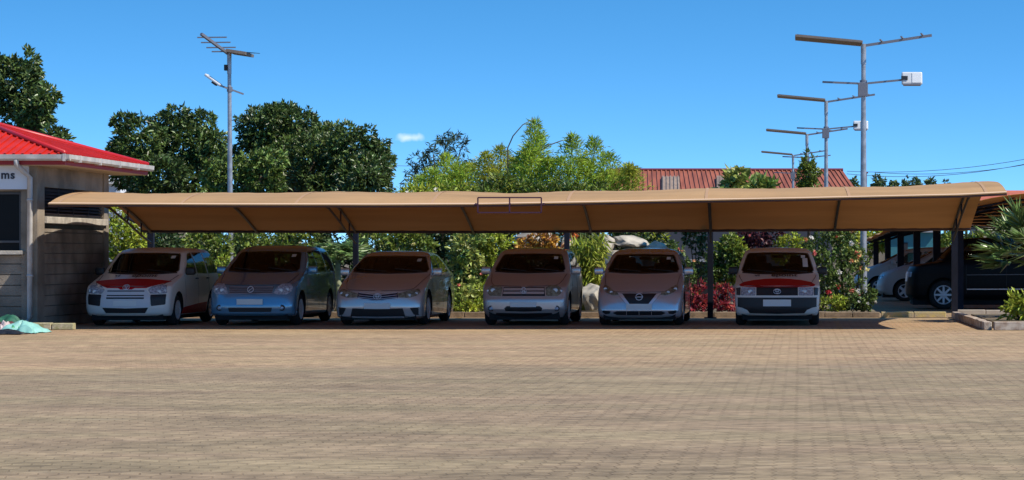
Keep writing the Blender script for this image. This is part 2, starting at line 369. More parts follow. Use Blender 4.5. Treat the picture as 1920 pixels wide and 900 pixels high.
for px, wd in ((283,.13),(667,.11),(1063,.11),(1332,.12),(1790,.13)):
    PYY = 51.6 if px == 283 else 50.8; X = gx(px, PYY); zt = gz(424, PYY)
    m = MB().box((X-wd/2, PYY-wd/2, 0), (X+wd/2, PYY+wd/2, zt))
    m.box((X-.13, PYY-.13, 0), (X+.13, PYY+.13, .02))
    m.bar((X, PYY, zt-.05), (X, YR-.4, zt+.16), .07)
    local(m, cp).build('post', M_pipe, cp)
for px in (283, 482, 667, 888, 1108, 1333, 1565, 1787):
    u = at_u(px, 1, YR); m = MB(); P0 = [canopy_pt(u-.0016, v/24, -.006) for v in range(25)]; P1 = [canopy_pt(u+.0016, v/24, -.006) for v in range(25)]
    m.grid([P0, P1]); local(m, cp).build('seam', mat('fabric seam tape', (.40,.235,.125), .85), cp, fix=False)
m = MB(); P0 = [canopy_pt(i/150, 0, -.006) for i in range(151)]; P1 = [canopy_pt(i/150, .012, -.008) for i in range(151)]; m.grid([P0, P1]); local(m, cp).build('front_hem', mat('pale front hem', (.60,.40,.25), .85), cp, fix=False)
# empty sign frame hanging on the front pipe
sf = thing('sign_frame', 'empty maroon metal sign frame with a middle bar on the canopy edge', 'sign frame', (gx(955, 42.43), 42.43, gz(399, 42.43)))
x0, x1 = gx(896, 42.43), gx(1015, 42.43); z0, z1 = gz(398.5, 42.43), gz(370.5, 42.43); xm = (x0+x1)/2; yy = 42.43
m = MB()
for a_, b_ in (((x0,yy,z0),(x1,yy,z0)), ((x0,yy,z1),(x1,yy,z1)), ((x0,yy,z0),(x0,yy,z1)), ((x1,yy,z0),(x1,yy,z1)), ((xm,yy,z0),(xm,yy,z1))): m.bar(a_, b_, .024)
for x in (x0-.04, xm, x1+.04): m.bar((x, yy, (z0+z1)/2+.02), (x, yy+.1, (z0+z1)/2+.02), .03)
m.bar((x0-.07,yy,(z0+z1)/2+.01),(x0,yy,(z0+z1)/2+.01),.02); m.bar((x1+.03,yy,(z0+z1)/2+.01),(x1,yy,(z0+z1)/2+.01),.02)
local(m, sf).build('frame', mat('dark maroon frame paint', (.05,.012,.03), .5), sf)

# ------------------------------------------------------------------ second carport at the right
c2 = thing('carport', 'second carport running away at the right, tan fabric over purlins and dark posts', 'carport', (3.5, 57.2, 0))
def c2z(X, Y):
    return interp([(2.2,2.05),(2.9,2.27),(3.6,2.47),(4.4,2.66),(5.2,2.78),(6.2,2.80),(7.2,2.73),(8.2,2.58),(9.4,2.32)], X)-max(0, Y-54)*.007
P = [[Vector((2.2+7.2*i/16, 54.3+36.7*j/20, c2z(2.2+7.2*i/16, 54.3+36.7*j/20)+.03*math.cos(j*math.pi/2))) for j in range(21)] for i in range(17)]
m = MB(); m.grid(P); m.grid([[p-Vector((0,0,.012)) for p in r] for r in P])
local(m, c2).build('canopy', M_fab, c2, smooth=True, fix=False)
for i in range(9):
    X = 2.5+i*.82
    local(MB().tube([(X, 54.35+1.5*k, c2z(X,54.35+1.5*k)-.05) for k in range(25)], .018, 6), c2).build('purlin', M_rafter, c2, smooth=True)
for k in range(8):
    Y = 55+4.8*k
    m = MB().tube([(2.3+6.9*i/12, Y, c2z(2.3+6.9*i/12, Y)-.11) for i in range(13)], .03, 6)
    m.tube([(2.6+5.9*i/12, Y, c2z(2.6+5.9*i/12, Y)-.24+.008*i) for i in range(13)], .02, 6)
    local(m, c2).build('rafter', M_pipe, c2, smooth=True)
for X, Y in ((3.88,57.2),(3.66,62.8),(3.36,67.5),(3.10,72.3),(3.02,80.7),(2.85,88)):
    local(MB().box((X-.10, Y-.10, 0), (X+.10, Y+.10, c2z(X,Y)-.13)), c2).build('post', M_pipe, c2)

# ------------------------------------------------------------------ grey building at the left
bd = thing('grey_building', 'small grey concrete block building with a bright red metal hip roof', 'building', (-14.3, 44.0, 0))
BX, BY, BYR = -14.3, 44.0, 48.55
S = MB()   # block panels in courses, window openings left free
fz = lambda py: gz(py, BY)
# front wall: panels left of the corner column
def courses(m, axis, c, a0, a1, z0, z1, hstep=.2, t=.2, depthsign=-1):
    z = z0; n = 0
    while z < z1-.001:
        zt = min(z+hstep, z1)
        if axis == 'y': m.box((a0, c, z+.009), (a1, c+t, zt-.009))
        else: m.box((c-t, a0, z+.009), (c, a1, zt-.009))
        z = zt; n += 1
m = MB()
courses(m, 'y', BY+.03, -19, BX-.30, 0, 1.37)                       # below window
courses(m, 'y', BY+.03, -19, -17.2, 1.37, 2.56); courses(m, 'y', BY+.03, -14.62, BX-.30, 1.37, 2.56)
courses(m, 'y', BY+.03, -19, BX-.30, 2.56, 3.15, .2)
local(m, bd).build('front_panels', M_block, bd, fix=True); m = MB()
m.box((-19, BY+.07, 0), (BX-.30, BY+.21, 1.37)); m.box((-19, BY+.05, 2.56), (BX-.30, BY+.21, 3.15)); m.box((-14.62, BY+.07, 1.37), (BX-.30, BY+.21, 2.56))
local(m, bd).build('front_wall', M_joint, bd)
m = MB()
Z1, Z2 = 2.10, 2.66      # louvre opening
courses(m, 'x', BX-.03, BY+.42, BYR-.32, 0, 1.88)
local(m, bd).build('side_panels', M_block, bd); m = MB()
m.box((BX-.22, BY+.42, 0), (BX-.06, BYR-.32, 1.88))
local(m, bd).build('side_wall', M_joint, bd)
local(MB().box((BX-.22, BY+.42, Z2), (BX-.03, BYR-.32, 3.15)), bd).build('lintel', M_block, bd)
for m in (MB().box((BX-.30, BY, 0), (BX, BY+.42, 3.15)), MB().box((BX-.22, BYR-.32, 0), (BX, BYR, 3.15))): local(m, bd).build('column', M_block, bd)
m = MB().box((-19, BYR-.2, 0), (BX-.22, BYR-.001, 3.15))
local(m, bd).build('rear_wall', M_block, bd)
# louvre window
lw = local(MB().box((BX-.19, BY+.42, Z1), (BX-.16, BYR-.32, Z2)), bd).build('louvre_window', M_blk, bd)
m = MB()
for k in range(8):
    z = Z1+.05+k*(Z2-Z1-.06)/8
    m.add([(BX-.14, BY+.43, z+.07), (BX-.14, BYR-.33, z+.07), (BX-.05, BYR-.33, z), (BX-.05, BY+.43, z), (BX-.14, BY+.43, z+.076), (BX-.14, BYR-.33, z+.076), (BX-.05, BYR-.33, z+.006), (BX-.05, BY+.43, z+.006)],
          [(0,1,2,3),(7,6,5,4),(3,2,6,7),(0,3,7,4),(1,5,6,2),(0,4,5,1)])
lwp = local(m, bd).build('slat', mat('dark slat timber', (.05,.035,.035), .6), lw)
m = MB()
for f in (.25, .5, .75): 
    y = BY+.42+(BYR-BY-.74)*f; m.box((BX-.045, y-.006, Z1), (BX-.035, y+.006, Z2))
m.box((BX-.05, BY+.43, Z1+.01), (BX-.035, BYR-.33, Z1+.035)); local(m, bd).build('frame', M_blk, lw)
local(MB().box((BX-.2, BY+.43, Z1-.13), (BX+.05, BYR-.2, Z1-.0)), bd).build('sill', M_conc, bd, bevel=.01)
# front window, its frame and the sill
wn = local(MB().box((-17.19, BY+.16, 1.38), (-14.63, BY+.18, 2.555)), bd).build('window', mat('dark window glass', (.006,.006,.007), .35, spec=.15), bd)
m = MB()
for z in (1.40, 1.62, 2.53): m.box((-17.19, BY+.10, z-.02), (-14.63, BY+.15, z+.02))
for x in (-17.17, -15.9, -14.65): m.box((x-.02, BY+.099, 1.38), (x+.02, BY+.151, 2.55))
local(m, bd).build('frame', mat('dark window frame', (.06,.06,.065), .5), wn)
local(MB().box((-17.3, BY-.09, 1.375), (-14.55, BY+.12, 1.45)), bd).build('sill', M_conc, bd, bevel=.01)
# sign
sg = local(MB().box((-17.9, BY-.05, fz(355)), (gx(53, BY-.05), BY+.02, fz(302))), bd).build('sign', mat('white sign board', (.62,.66,.72), .4), bd)
def text_mesh(s, size, m, name, parent, loc, rot=(R(90),0,0), ext=.004, align='LEFT', bold=.0, spacing=1.):
    cu = bpy.data.curves.new(name, 'FONT'); cu.body = s; cu.size = size; cu.extrude = ext; cu.align_x = align; cu.offset = bold; cu.space_character = spacing
    t = bpy.data.objects.new(name, cu); COL.objects.link(t)
    bpy.context.view_layer.update()
    me = bpy.data.meshes.new_from_object(t.evaluated_get(bpy.context.evaluated_depsgraph_get()))
    bpy.data.objects.remove(t); me.materials.clear(); me.materials.append(m)
    o = bpy.data.objects.new(name, me); COL.objects.link(o); o.parent = parent; o.location = loc; o.rotation_euler = rot
    return o
text_mesh('ms', .215, mat('navy lettering', (.02,.02,.035), .5), 'lettering', sg, Vector((gx(1.5, BY-.06), BY-.056, fz(335)))-Vector(bd.location), bold=.006, spacing=1.12)
# roof: hip with ribs
EX, EY0, EY1, EZ = -13.70, 43.72, 49.3, 3.24
D = (EY1-EY0)/2; RISE = .85; PX, PY, PZ = EX-D, EY0+D, EZ+RISE
m = MB()
pk = (PX, PY, PZ); far = (-20, PY, PZ)
m.add([(EX,EY0,EZ),(EX,EY1,EZ),pk], [(0,1,2)]); m.add([(EX,EY0,EZ),pk,far,(-20,EY0,EZ)], [(0,1,2,3)]); m.add([(EX,EY1,EZ),(-20,EY1,EZ),far,pk], [(0,1,2,3)])
m.add([(EX,EY0,EZ-.012),(EX,EY1,EZ-.012),(-20,EY1,EZ-.012),(-20,EY0,EZ-.012)], [(0,1,2,3)])
sl = RISE/D
k = EY0+.1
while k < EY1-.05:
    d = min(k-EY0, EY1-k); m.bar((EX+.02, k, EZ+.010), (EX-d, k, EZ+.012+d*sl), .045, .03); k += .165
k = EX-.12
while k > -19:
    d = min(EX-k, D); m.bar((k, EY0-.02, EZ+.010), (k, EY0+d, EZ+.012+d*sl), .045, .03); k -= .165
rf = local(m, bd).build('roof', mat('bright red roof sheet', (.56,.022,.010), .5, spec=.25, noise=.2, nscale=2), bd)
local(MB().tube([(EX,EY0,EZ+.03),(PX,PY,PZ+.03)], .05, 8).tube([(EX,EY1,EZ+.03),(PX,PY,PZ+.03)], .05, 8), bd).build('hip_cap', mat('darker red hip cap', (.45,.012,.014), .4), rf, smooth=True)
m = MB().box((EX-.03, EY0+.001, EZ-.19), (EX, EY1, EZ-.02)).box((-20, EY0, EZ-.19), (EX-.001, EY0+.03, EZ-.02))
local(m, bd).build('fascia', mat('red fascia board', (.28,.010,.012), .5), rf)
m = MB().box((-20, EY0+.03, EZ-.20), (EX-.03, EY1, EZ-.185)); local(m, bd).build('soffit', mat('cream soffit', (.45,.36,.27), .7), rf)
def gut(p, q, nrm):
    pr = [(0,0),(0,-.09),(.03,-.115),(.09,-.115),(.115,-.08),(.12,0),(.108,0),(.10,-.08),(.08,-.103),(.03,-.103),(.012,-.08),(.012,0)]
    m = MB(); n = len(pr)
    for P0 in (p, q):
        for a_, z_ in pr: m.v.append((P0[0]+nrm[0]*a_, P0[1]+nrm[1]*a_, P0[2]+z_))
    for i in range(n): m.f.append((i, (i+1)%n, n+(i+1)%n, n+i))
    return m
m = gut((EX+.002, EY0-.12, EZ-.0), (EX+.002, EY1+.05, EZ-.0), (1,0)); g2 = gut((-20, EY0-.002, EZ), (EX+.12, EY0-.002, EZ), (0,-1)); m.add(g2.v, g2.f)
m.box((EX+.0, EY0-.13, EZ-.125), (EX+.05, EY0-.07, EZ+.01))
for y in (44.3, 45.6, 46.9, 48.2): m.box((EX, y-.02, EZ-.128), (EX+.13, y+.02, EZ+.004))
M_gut = mat('white gutter plastic', (.52,.50,.48), .4, noise=.25, nscale=4)
local(m, bd).build('gutter', M_gut, bd)
xp = gx(56, BY-.09)
m = MB().tube([(xp-.17, EY0-.07, EZ-.09), (xp-.17, EY0-.04, EZ-.20), (xp-.10, EY0+.1, EZ-.30), (xp, BY-.09, EZ-.42), (xp, BY-.09, .22), (xp-.05, BY-.14, .10), (xp-.05, BY-.18, .06)], .05, 12)
m.lathe([(-.02,.06),(.02,.06)], 'z', 12, (xp, BY-.09, .98)); m.lathe([(-.02,.06),(.02,.06)], 'z', 12, (xp, BY-.09, 2.4))
local(m, bd).build('downpipe', M_gut, bd, smooth=True)

# ------------------------------------------------------------------ cars
def norm3(a): a = Vector(a); return a.normalized()
class Car:
    """body = a stack of plan outlines; nodes (z, y of the nose line, half width, bow, corner depth); rear (z, y)"""
    def __init__(s, nodes, rear, L, Y0=0, X0=0):
        a = np.array(nodes, float); s.zn = a[:,0]; s.A = a[:,1:]; r = np.array(rear, float); s.rz = r[:,0]; s.ry = r[:,1]
        s.L = L; s.Y0 = Y0; s.X0 = X0; s.zt = s.zn[-1]; s.zb = s.zn[0]; s.cache = {}
    def P(s, z):
        k = round(z, 5)
        if k in s.cache: return s.cache[k]
        z = min(max(z, s.zb), s.zt); v = np.zeros(5); W = 0
        for dz, wt in ((-.012,.5),(-.006,1),(0,1.4),(.006,1),(.012,.5)):
            q = min(max(z+dz, s.zb), s.zt)
            if z > s.zt-.05: q = z
            v += wt*np.array([np.interp(q, s.zn, s.A[:,0]), np.interp(q, s.zn, s.A[:,1]), np.interp(q, s.zn, s.A[:,2]), np.interp(q, s.zn, s.A[:,3]), np.interp(q, s.rz, s.ry)]); W += wt
        s.cache[k] = tuple(v/W); return s.cache[k]
    def taper(s, y): return 1-.04*min(1, abs((y-s.L*.5)/(s.L*.5)))**4
    def drop(s, t, b, rc): t = min(abs(t), 1); return b*t**2.2 + rc*(1-(1-t**4.5)**(1/4.5))
    def F(s, x, z):
        yf, W, b, rc, yr = s.P(z); t = min(abs(x)/(W*s.taper(yf)), .998)
        return yf + s.drop(t, b, rc)
    def XS(s, y, z):
        yf, W, b, rc, yr = s.P(z); d = y-yf; dr = yr-y; q = 1
        if d < b+rc:
            lo, hi = 0, 1
            for _ in range(24):
                mid = (lo+hi)/2
                if s.drop(mid, b, rc) < d: lo = mid
                else: hi = mid
            q = lo
        if dr < .07+.16:
            lo, hi = 0, 1
            for _ in range(24):
                mid = (lo+hi)/2
                if s.drop(mid, .07, .16) < dr: lo = mid
                else: hi = mid
            q = min(q, lo)
        return W*s.taper(y)*q
    def fpt(s, x, z, off):
        e = .004; y = s.F(x, z)
        n = norm3(((s.F(x+e, z)-s.F(x-e, z))/(2*e), -1, (s.F(x, z+e)-s.F(x, z-e))/(2*e)))
        return Vector((x, y, z)) + n*off
    def spt(s, y, z, off, side):
        e = .004; x = s.XS(y, z)
        n = norm3((1, -(s.XS(y+e, z)-s.XS(y-e, z))/(2*e), -(s.XS(y, z+e)-s.XS(y, z-e))/(2*e)))
        p = Vector((x, y, z)) + n*off; return Vector((p.x*side, p.y, p.z))
    def body(s):
        zs = np.linspace(s.zb, s.zt, 1400); d = [0]
        for a, b in zip(zs, zs[1:]):
            A = s.P(a); B = s.P(b); d.append(d[-1]+math.hypot(b-a, max(abs(B[0]-A[0]), abs(B[4]-A[4]), 1.5*abs(B[1]-A[1]))))
        d = np.array(d); lev = np.interp(np.linspace(0, d[-1], 84), d, zs)
        ft = [math.sin(math.pi/2*k/14) for k in range(-14, 15)]
        rings = []
        for z in lev:
            yf, W, b, rc, yr = s.P(z); pts = []
            sc = min(1, .45*(yr-yf)/(b+rc+.23)) if yr > yf else .01
            fr = [(t, yf+s.drop(t, b*sc, rc*sc)) for t in ft]
            rr = [(t, yr-s.drop(t, .07*sc, .16*sc)) for t in ft[::-1]]
            for t, y in fr: pts.append((t*W*s.taper(y), y, z))
            ya, yb = fr[-1][1], rr[0][1]
            for k in range(1, 26): y = ya+(yb-ya)*k/26; pts.append((W*s.taper(y), y, z))
            for t, y in rr: pts.append((t*W*s.taper(y), y, z))
            for k in range(25, 0, -1): y = ya+(yb-ya)*k/26; pts.append((-W*s.taper(y), y, z))
            rings.append(pts)
        m = MB(); n = len(rings[0]); m.v = [p for r in rings for p in r]
        for i in range(len(rings)-1):
            for k in range(n): m.f.append((i*n+k, i*n+(k+1)%n, (i+1)*n+(k+1)%n, (i+1)*n+k))
        m.f.append(tuple(range(n))[::-1]); m.f.append(tuple((len(rings)-1)*n+k for k in range(n)))
        return m
    def G(s, x, z):
        yf, W, b, rc, yr = s.P(z); return yr - s.drop(min(abs(x)/(W*s.taper(yr)), .998), .07, .16)
    def rpt(s, x, z, off):
        e = .004; y = s.G(x, z); n = norm3((-(s.G(x+e, z)-s.G(x-e, z))/(2*e), 1, -(s.G(x, z+e)-s.G(x, z-e))/(2*e)))
        return Vector((x, y, z)) + n*off
    def cavity(s, zb, yc, z0=.62):
        lev = np.linspace(z0, s.zt-.055, 30); rings = []; ft = [math.sin(math.pi/2*k/8) for k in range(-8, 9)]
        for z in lev:
            yf, W, b, rc, yr = s.P(z); W = max(.05, W-.055); y0 = max(yf+.075, yc+.08); y1 = yr-.08; q = min(1, .45*(y1-y0)/(b+rc+.23)); pts = []
            for t in ft: pts.append((t*W*s.taper(y0), y0+s.drop(t, b*q, rc*q), z))
            for t in ft[::-1]: pts.append((t*W*s.taper(y1), y1-s.drop(t, .07*q, .16*q), z))
            rings.append(pts)
        m = MB(); n = len(rings[0]); m.v = [p for r in rings for p in r]
        for i in range(len(rings)-1):
            for k in range(n): m.f.append((i*n+k, i*n+(k+1)%n, (i+1)*n+(k+1)%n, (i+1)*n+k))
        m.f.append(tuple(range(n))[::-1]); m.f.append(tuple((len(rings)-1)*n+k for k in range(n)))
        return m
    def px(s, pts):
        "photo pixels on the front -> (x, z) of the car"
        r = []
        for a, b in pts:
            y = .1
            for _ in range(30):
                x = gx(a, s.Y0+y)-s.X0; z = gz(b, s.Y0+y); y = .7*y+.3*s.F(x, z)
            r.append((x, z))
        return r
def patch2d(poly, step):
    bm = bmesh.new(); vs = [bm.verts.new((a, b, 0)) for a, b in poly]; bm.faces.new(vs)
    for ax in (0, 1):
        lo = min(p[ax] for p in poly); hi = max(p[ax] for p in poly); k = math.ceil(lo/step)*step
        while k < hi:
            co = (k,0,0) if ax == 0 else (0,k,0); no = (1,0,0) if ax == 0 else (0,1,0)
            bmesh.ops.bisect_plane(bm, geom=bm.verts[:]+bm.edges[:]+bm.faces[:], plane_co=co, plane_no=no); k += step
    bmesh.ops.remove_doubles(bm, verts=bm.verts, dist=1e-5)
    bm.verts.index_update()
    V = [(v.co.x, v.co.y) for v in bm.verts]; Fc = [[v.index for v in f.verts] for f in bm.faces]
    B = [(e.verts[0].index, e.verts[1].index) for e in bm.edges if len(e.link_faces) == 1]
    bm.free(); return V, Fc, B
def patch(fn, poly, m, name, parent, off=.004, th=.012, step=.04):
    V, Fc, B = patch2d(poly, step); n = len(V); mb = MB()
    mb.v = [fn(a, b, off) for a, b in V]+[fn(a, b, off-th) for a, b in V]
    mb.f = [tuple(f) for f in Fc]+[(a, b, b+n, a+n) for a, b in B]
    o = mb.build(name, m, parent); return smooth_angle(o, 40)
def rounded(poly, r=.03, k=3):
    out = []; n = len(poly)
    for i in range(n):
        p = Vector(poly[i]+(0,)) if len(poly[i]) == 2 else Vector(poly[i]); a = Vector((*poly[i-1][:2], 0)); b = Vector((*poly[(i+1)%n][:2], 0))
        da = (a-p); db = (b-p); ra = min(r, da.length*.45); rb = min(r, db.length*.45)
        A = p+da.normalized()*ra; B = p+db.normalized()*rb
        for j in range(k+1):
            t = j/k; q = A*(1-t)**2+p*2*t*(1-t)+B*t*t; out.append((q.x, q.y))
    return out
def mir(poly): return [(-a, b) for a, b in poly][::-1]
def full(half): return half + [(-a, b) for a, b in half[::-1] if abs(a) > 1e-4]
M_black_in = mat('wheel well black', (.006,.006,.006), .9)
def make_wheel(r, rr, style, parent, x, y, side):
    m = MB(); wd = .19
    pr = [(-wd/2, rr), (-wd/2+.0, rr+.02), (-wd/2-.006, (r+rr)/2), (-wd/2+.012, r-.025), (-wd/2+.04, r-.004), (0, r), (wd/2-.04, r-.004), (wd/2-.012, r-.025), (wd/2+.006, (r+rr)/2), (wd/2, rr+.02), (wd/2, rr)]
    pr += [(wd/2-.01, rr-.012), (-wd/2+.01, rr-.012), (-wd/2, rr)]; m.lathe(pr, 'x', 36, cap=False)
    t = m.build('wheel', M_tyre, parent, smooth=True); t.location = (x, y, r); t.rotation_euler = (0, 0, 0 if side > 0 else math.pi)
    m = MB()
    m.lathe([(wd/2-.012, rr), (wd/2+.006, rr), (wd/2+.008, rr-.012), (wd/2-.01, rr-.024), (wd/2-.05, rr-.03)], 'x', 32, cap=False)
    m.lathe([(wd/2-.02, .055), (wd/2+.002, .05), (wd/2+.006, .02)], 'x', 16)
    n = {'steel': 8, 'five': 5, 'seven': 7, 'eight': 8}[style]
    for k in range(n):
        a = 2*math.pi*k/n; c, s_ = math.cos(a), math.sin(a)
        w0, w1 = (.030, .022) if n > 6 else (.045, .03)
        vs = []
        for xx in (wd/2-.03, wd/2-.002):
            for rad, hw in ((.03, w0), (rr-.015, w1)):
                for q in (-1, 1): vs.append((xx, c*rad-s_*hw*q, s_*rad+c*hw*q))
        m.add(vs, [(0,1,3,2),(4,6,7,5),(0,4,5,1),(1,5,7,3),(3,7,6,2),(2,6,4,0)])
    m2 = MB().lathe([(wd/2-.06, rr-.02), (wd/2-.055, .01)], 'x', 24); 
    rim = m.build('rim', M_alloy, t)
    m2.build('brake_disc', M_blk, t)
    return t
M_cabin = mat('cabin trim', (.022,.022,.023), .8); M_seat = mat('grey seat cloth', (.06,.056,.052), .9)
def prism(poly, ax, a, b):
    "poly (u,z) swept from a to b along y (ax=1) or x (ax=0)"
    m = MB(); n = len(poly)
    for q in (a, b):
        for u, z in poly: m.v.append((u, q, z) if ax == 1 else (q, u, z))
    m.f = [tuple(range(n)), tuple(range(n, 2*n))[::-1]]+[(i, (i+1)%n, n+(i+1)%n, n+i) for i in range(n)]
    return m
def inset(poly, d):
    cx = sum(p[0] for p in poly)/len(poly); cy = sum(p[1] for p in poly)/len(poly); out = []
    for x, y in poly:
        v = Vector((x-cx, y-cy)); L = v.length; v = v*(max(L-d, L*.5)/L); out.append((cx+v.x, cy+v.y))
    return out
def boolean(body, cutters):
    for cm, mt in cutters:
        cut = cm.build('cutter', mt); md = body.modifiers.new('b', 'BOOLEAN'); md.operation = 'DIFFERENCE'; md.object = cut; md.solver = 'EXACT'
        try: md.material_mode = 'TRANSFER'
        except Exception: pass
        cut.parent = body.parent; bpy.context.view_layer.update()
        me = bpy.data.meshes.new_from_object(body.evaluated_get(bpy.context.evaluated_depsgraph_get())); body.modifiers.clear()
        old = body.data; body.data = me; me.name = 'body'; bpy.data.objects.remove(cut)
def make_car(name, label, cat, car, paint, wheels, wr=.30, rr=.20, style='five', windows=(), shield=None, loc=(0,0,0), rz=0, mirror=None, doors=(), mirror_mat=None, hood=None):
    root = thing(name, label, cat, loc, rz)
    body = car.body().build('body', paint, root, smooth=False)
    # cut the wheel wells
    cm = MB()
    for y in wheels:
        for sd_ in (1, -1):
            W = car.P(.45)[1]; a, b = sorted((sd_*(W+.2), sd_*(W-.30)))
            cm.lathe([(a, wr+.055), (b, wr+.055)], 'x', 40, (0, y, wr+.01))
    cut = cm.build('cutter', M_black_in)
    body.data.materials.append(M_black_in)
    md = body.modifiers.new('b', 'BOOLEAN'); md.operation = 'DIFFERENCE'; md.object = cut; md.solver = 'EXACT'; md.use_self = False
    try: md.material_mode = 'TRANSFER'
    except Exception: pass
    cut.parent = root
    bpy.context.view_layer.update()
    me = bpy.data.meshes.new_from_object(body.evaluated_get(bpy.context.evaluated_depsgraph_get()))
    body.modifiers.clear(); body.data = me; me.name = 'body'
    bpy.data.objects.remove(cut)
    if shield:
        zb, wb, zt, wt = shield[:4]; yc = car.F(0, zb)
        half = [(0, zb-.012), (wb*.6, zb-.002), (wb-.03, zb+.015), (wb, zb+.05), (wt+.012, zt-.04), (wt-.02, zt-.004), (wt*.5, zt+.008), (0, zt+.012)]
        cuts = [(car.cavity(zb, yc), M_cabin), (prism(inset(full(half), .022), 1, yc-.35, car.F(0, zt)+.45), M_cabin)]
        for poly in windows:
            p_ = inset(rounded(poly, .035), .022); Wm = car.P(1.2)[1]
            for sd_ in (1, -1): cuts.append((prism(p_, 0, *sorted((sd_*.30, sd_*(Wm+.35)))), M_cabin))
        zr0, zr1 = zb+.08, min(zt-.03, car.zt-.13); yr_ = car.G(0, zr0)
        cuts.append((prism([(-.50,zr0),(.50,zr0),(.46,zr1),(-.46,zr1)], 1, car.G(0, zr1)-.35, car.L+.4), M_cabin))
        boolean(body, cuts)
        patch(lambda a, b, o: car.rpt(a, b, o), [(-.53,zr0-.03),(.53,zr0-.03),(.49,zr1+.03),(-.49,zr1+.03)], M_glass, 'rear_window', root, .003, .01, .06)
        m = MB().box((-.66, yc+.12, .66), (.66, yc+.62, zb-.03)); m.build('dashboard', M_cabin, root, bevel=.04)
        for sx in (-.36, .36):
            ys = yc+1.25; m = MB().box((sx-.25, ys-.5, .63), (sx+.25, ys+.02, .78)); m.build('seat', M_seat, root, bevel=.05)
            m = MB().box((-.23, -.06, 0), (.23, .06, .52)); m.xf(Matrix.Translation((sx, ys+.05, .70)) @ Matrix.Rotation(R(-14), 4, 'X')); m.build('seat_back', M_seat, root, bevel=.05)
            m = MB().box((-.12, -.04, 0), (.12, .05, .17)); m.xf(Matrix.Translation((sx, ys+.20, min(1.24, zt-.22)))); m.build('headrest', M_seat, root, bevel=.04)
        m = MB().box((-.56, yc+2.15, .70), (.56, yc+2.28, 1.14)); m.build('rear_seat', M_seat, root, bevel=.05)
        m = MB().tube([(.36+.18*math.cos(a_), yc+.72+.06*math.sin(a_), zb-.02+.17*math.sin(a_)) for a_ in np.linspace(0, 2*math.pi, 25)], .014, 6, cap=False); m.build('steering_wheel', M_blk, root, smooth=True)
        MB().box((-.11, yc+ (car.F(0,zt)-yc)*.86, zt-.10), (.11, yc+(car.F(0,zt)-yc)*.86+.02, zt-.045)).build('rear_view_mirror', M_blk, root)
    smooth_angle(body, 32)
    for y in wheels:
        for sd_ in (1, -1): make_wheel(wr, rr, style, root, sd_*(car.P(.45)[1]*car.taper(y)-.115), y, sd_)
    # black floor between the wheels, lowered to deepen the shade under the car
    W = car.P(.3)[1]
    MB().box((-W+.14, .16, .115), (W-.14, car.L-.2, .32)).build('shade_floor', M_black_in, root)
    F = lambda a, b, o: car.fpt(a, b, o)
    if shield:
        zb, wb, zt, wt = shield[:4]
        half = [(0, zb-.012), (wb*.6, zb-.002), (wb-.03, zb+.015), (wb, zb+.05), (wt+.012, zt-.04), (wt-.02, zt-.004), (wt*.5, zt+.008), (0, zt+.012)]
        ws = patch(F, full(half), M_glass, 'windscreen', root, .004, .02, .05)
        sx = wt-.05
        patch(F, [(sx-.10, zt-.10), (sx-.02, zt-.10), (sx-.02, zt-.05), (sx-.10, zt-.05)], M_white, 'sticker', ws, .007, .004)
        for x0_, x1_ in ((-.05, -wb+.12), (wb-.12, .10)):
            ya, yb = zb+.005, zb+.055
            q = [(x0_+(x1_-x0_)*i/6, ya+(yb-ya)*i/6) for i in range(7)]
            MB().tube([F(a, b, .016) for a, b in q], .007, 5).build('wiper', M_blk, ws)
        half = [(0, zb-.03), (wb*.6, zb-.02), (wb, zb+.0), (wb, zb+.02), (wb*.6, zb+.001), (0, zb-.009)]
        patch(F, full([(a, b) for a, b in half[:3]]+[half[3], half[4], half[5]]) if False else full([(0, zb-.034), (wb*.6, zb-.024), (wb-.01, zb-.004), (wb-.03, zb+.014), (wb*.6, zb-.003), (0, zb-.013)]), M_blk, 'cowl', root, .005, .02, .05)
    if hood:
        zb, wb = shield[:2]; m = MB()
        for q in (1, -1):
            ct = [(wb+.04, zb-.045), (wb+.02, zb-.09), (.70, hood+.10), (.655, hood+.03), (.58, hood), (.3, hood-.012), (0, hood-.016)]; pts = []
            for (a0, b0), (a1, b1) in zip(ct, ct[1:]):
                for k in range(5): pts.append(F(q*(a0+(a1-a0)*k/5), b0+(b1-b0)*k/5, .001))
            m.tube(pts, .0055, 5)
        m.build('bonnet_gap', M_blk, root)
    for sd_ in (1, -1):
        S = lambda a, b, o, q=sd_: car.spt(a, b, o, q)
        for poly in windows: patch(S, rounded(poly, .035), M_glass, 'side_window', root, .003, .02, .08)
        for poly in doors: patch(S, poly, M_blk, 'door_gap', root, .002, .01, .08)
        if mirror:
            my, mz = mirror; xw = car.XS(my, mz-.06)
            m = MB().box((-.095, -.06, -.075), (.095, .06, .075)); mo = m.build('wing_mirror', mirror_mat or paint, root, bevel=.035); mo.location = (sd_*(xw+.085), my, mz); smooth_angle(mo, 40)
            MB().bar((-.14*sd_, .0, -.05), (0, .0, -.045), .05, .035).build('arm', M_blk, mo)
            MB().box((-.08, .055, -.05), (.08, .064, .05)).build('mirror_glass', M_chrome, mo)
    return root
def plate(car, root, px, py, w=.50, h=.11):
    (x, z), = car.px([(px, py)]); y = min(car.F(a, b) for a in (-w/2, 0, w/2) for b in (z-h/2, z+h/2))-.012
    m = MB().box((-w/2, y-.006, z-h/2), (w/2, y+.006, z+h/2)); return m.build('number_plate', M_plate, root, bevel=.004)
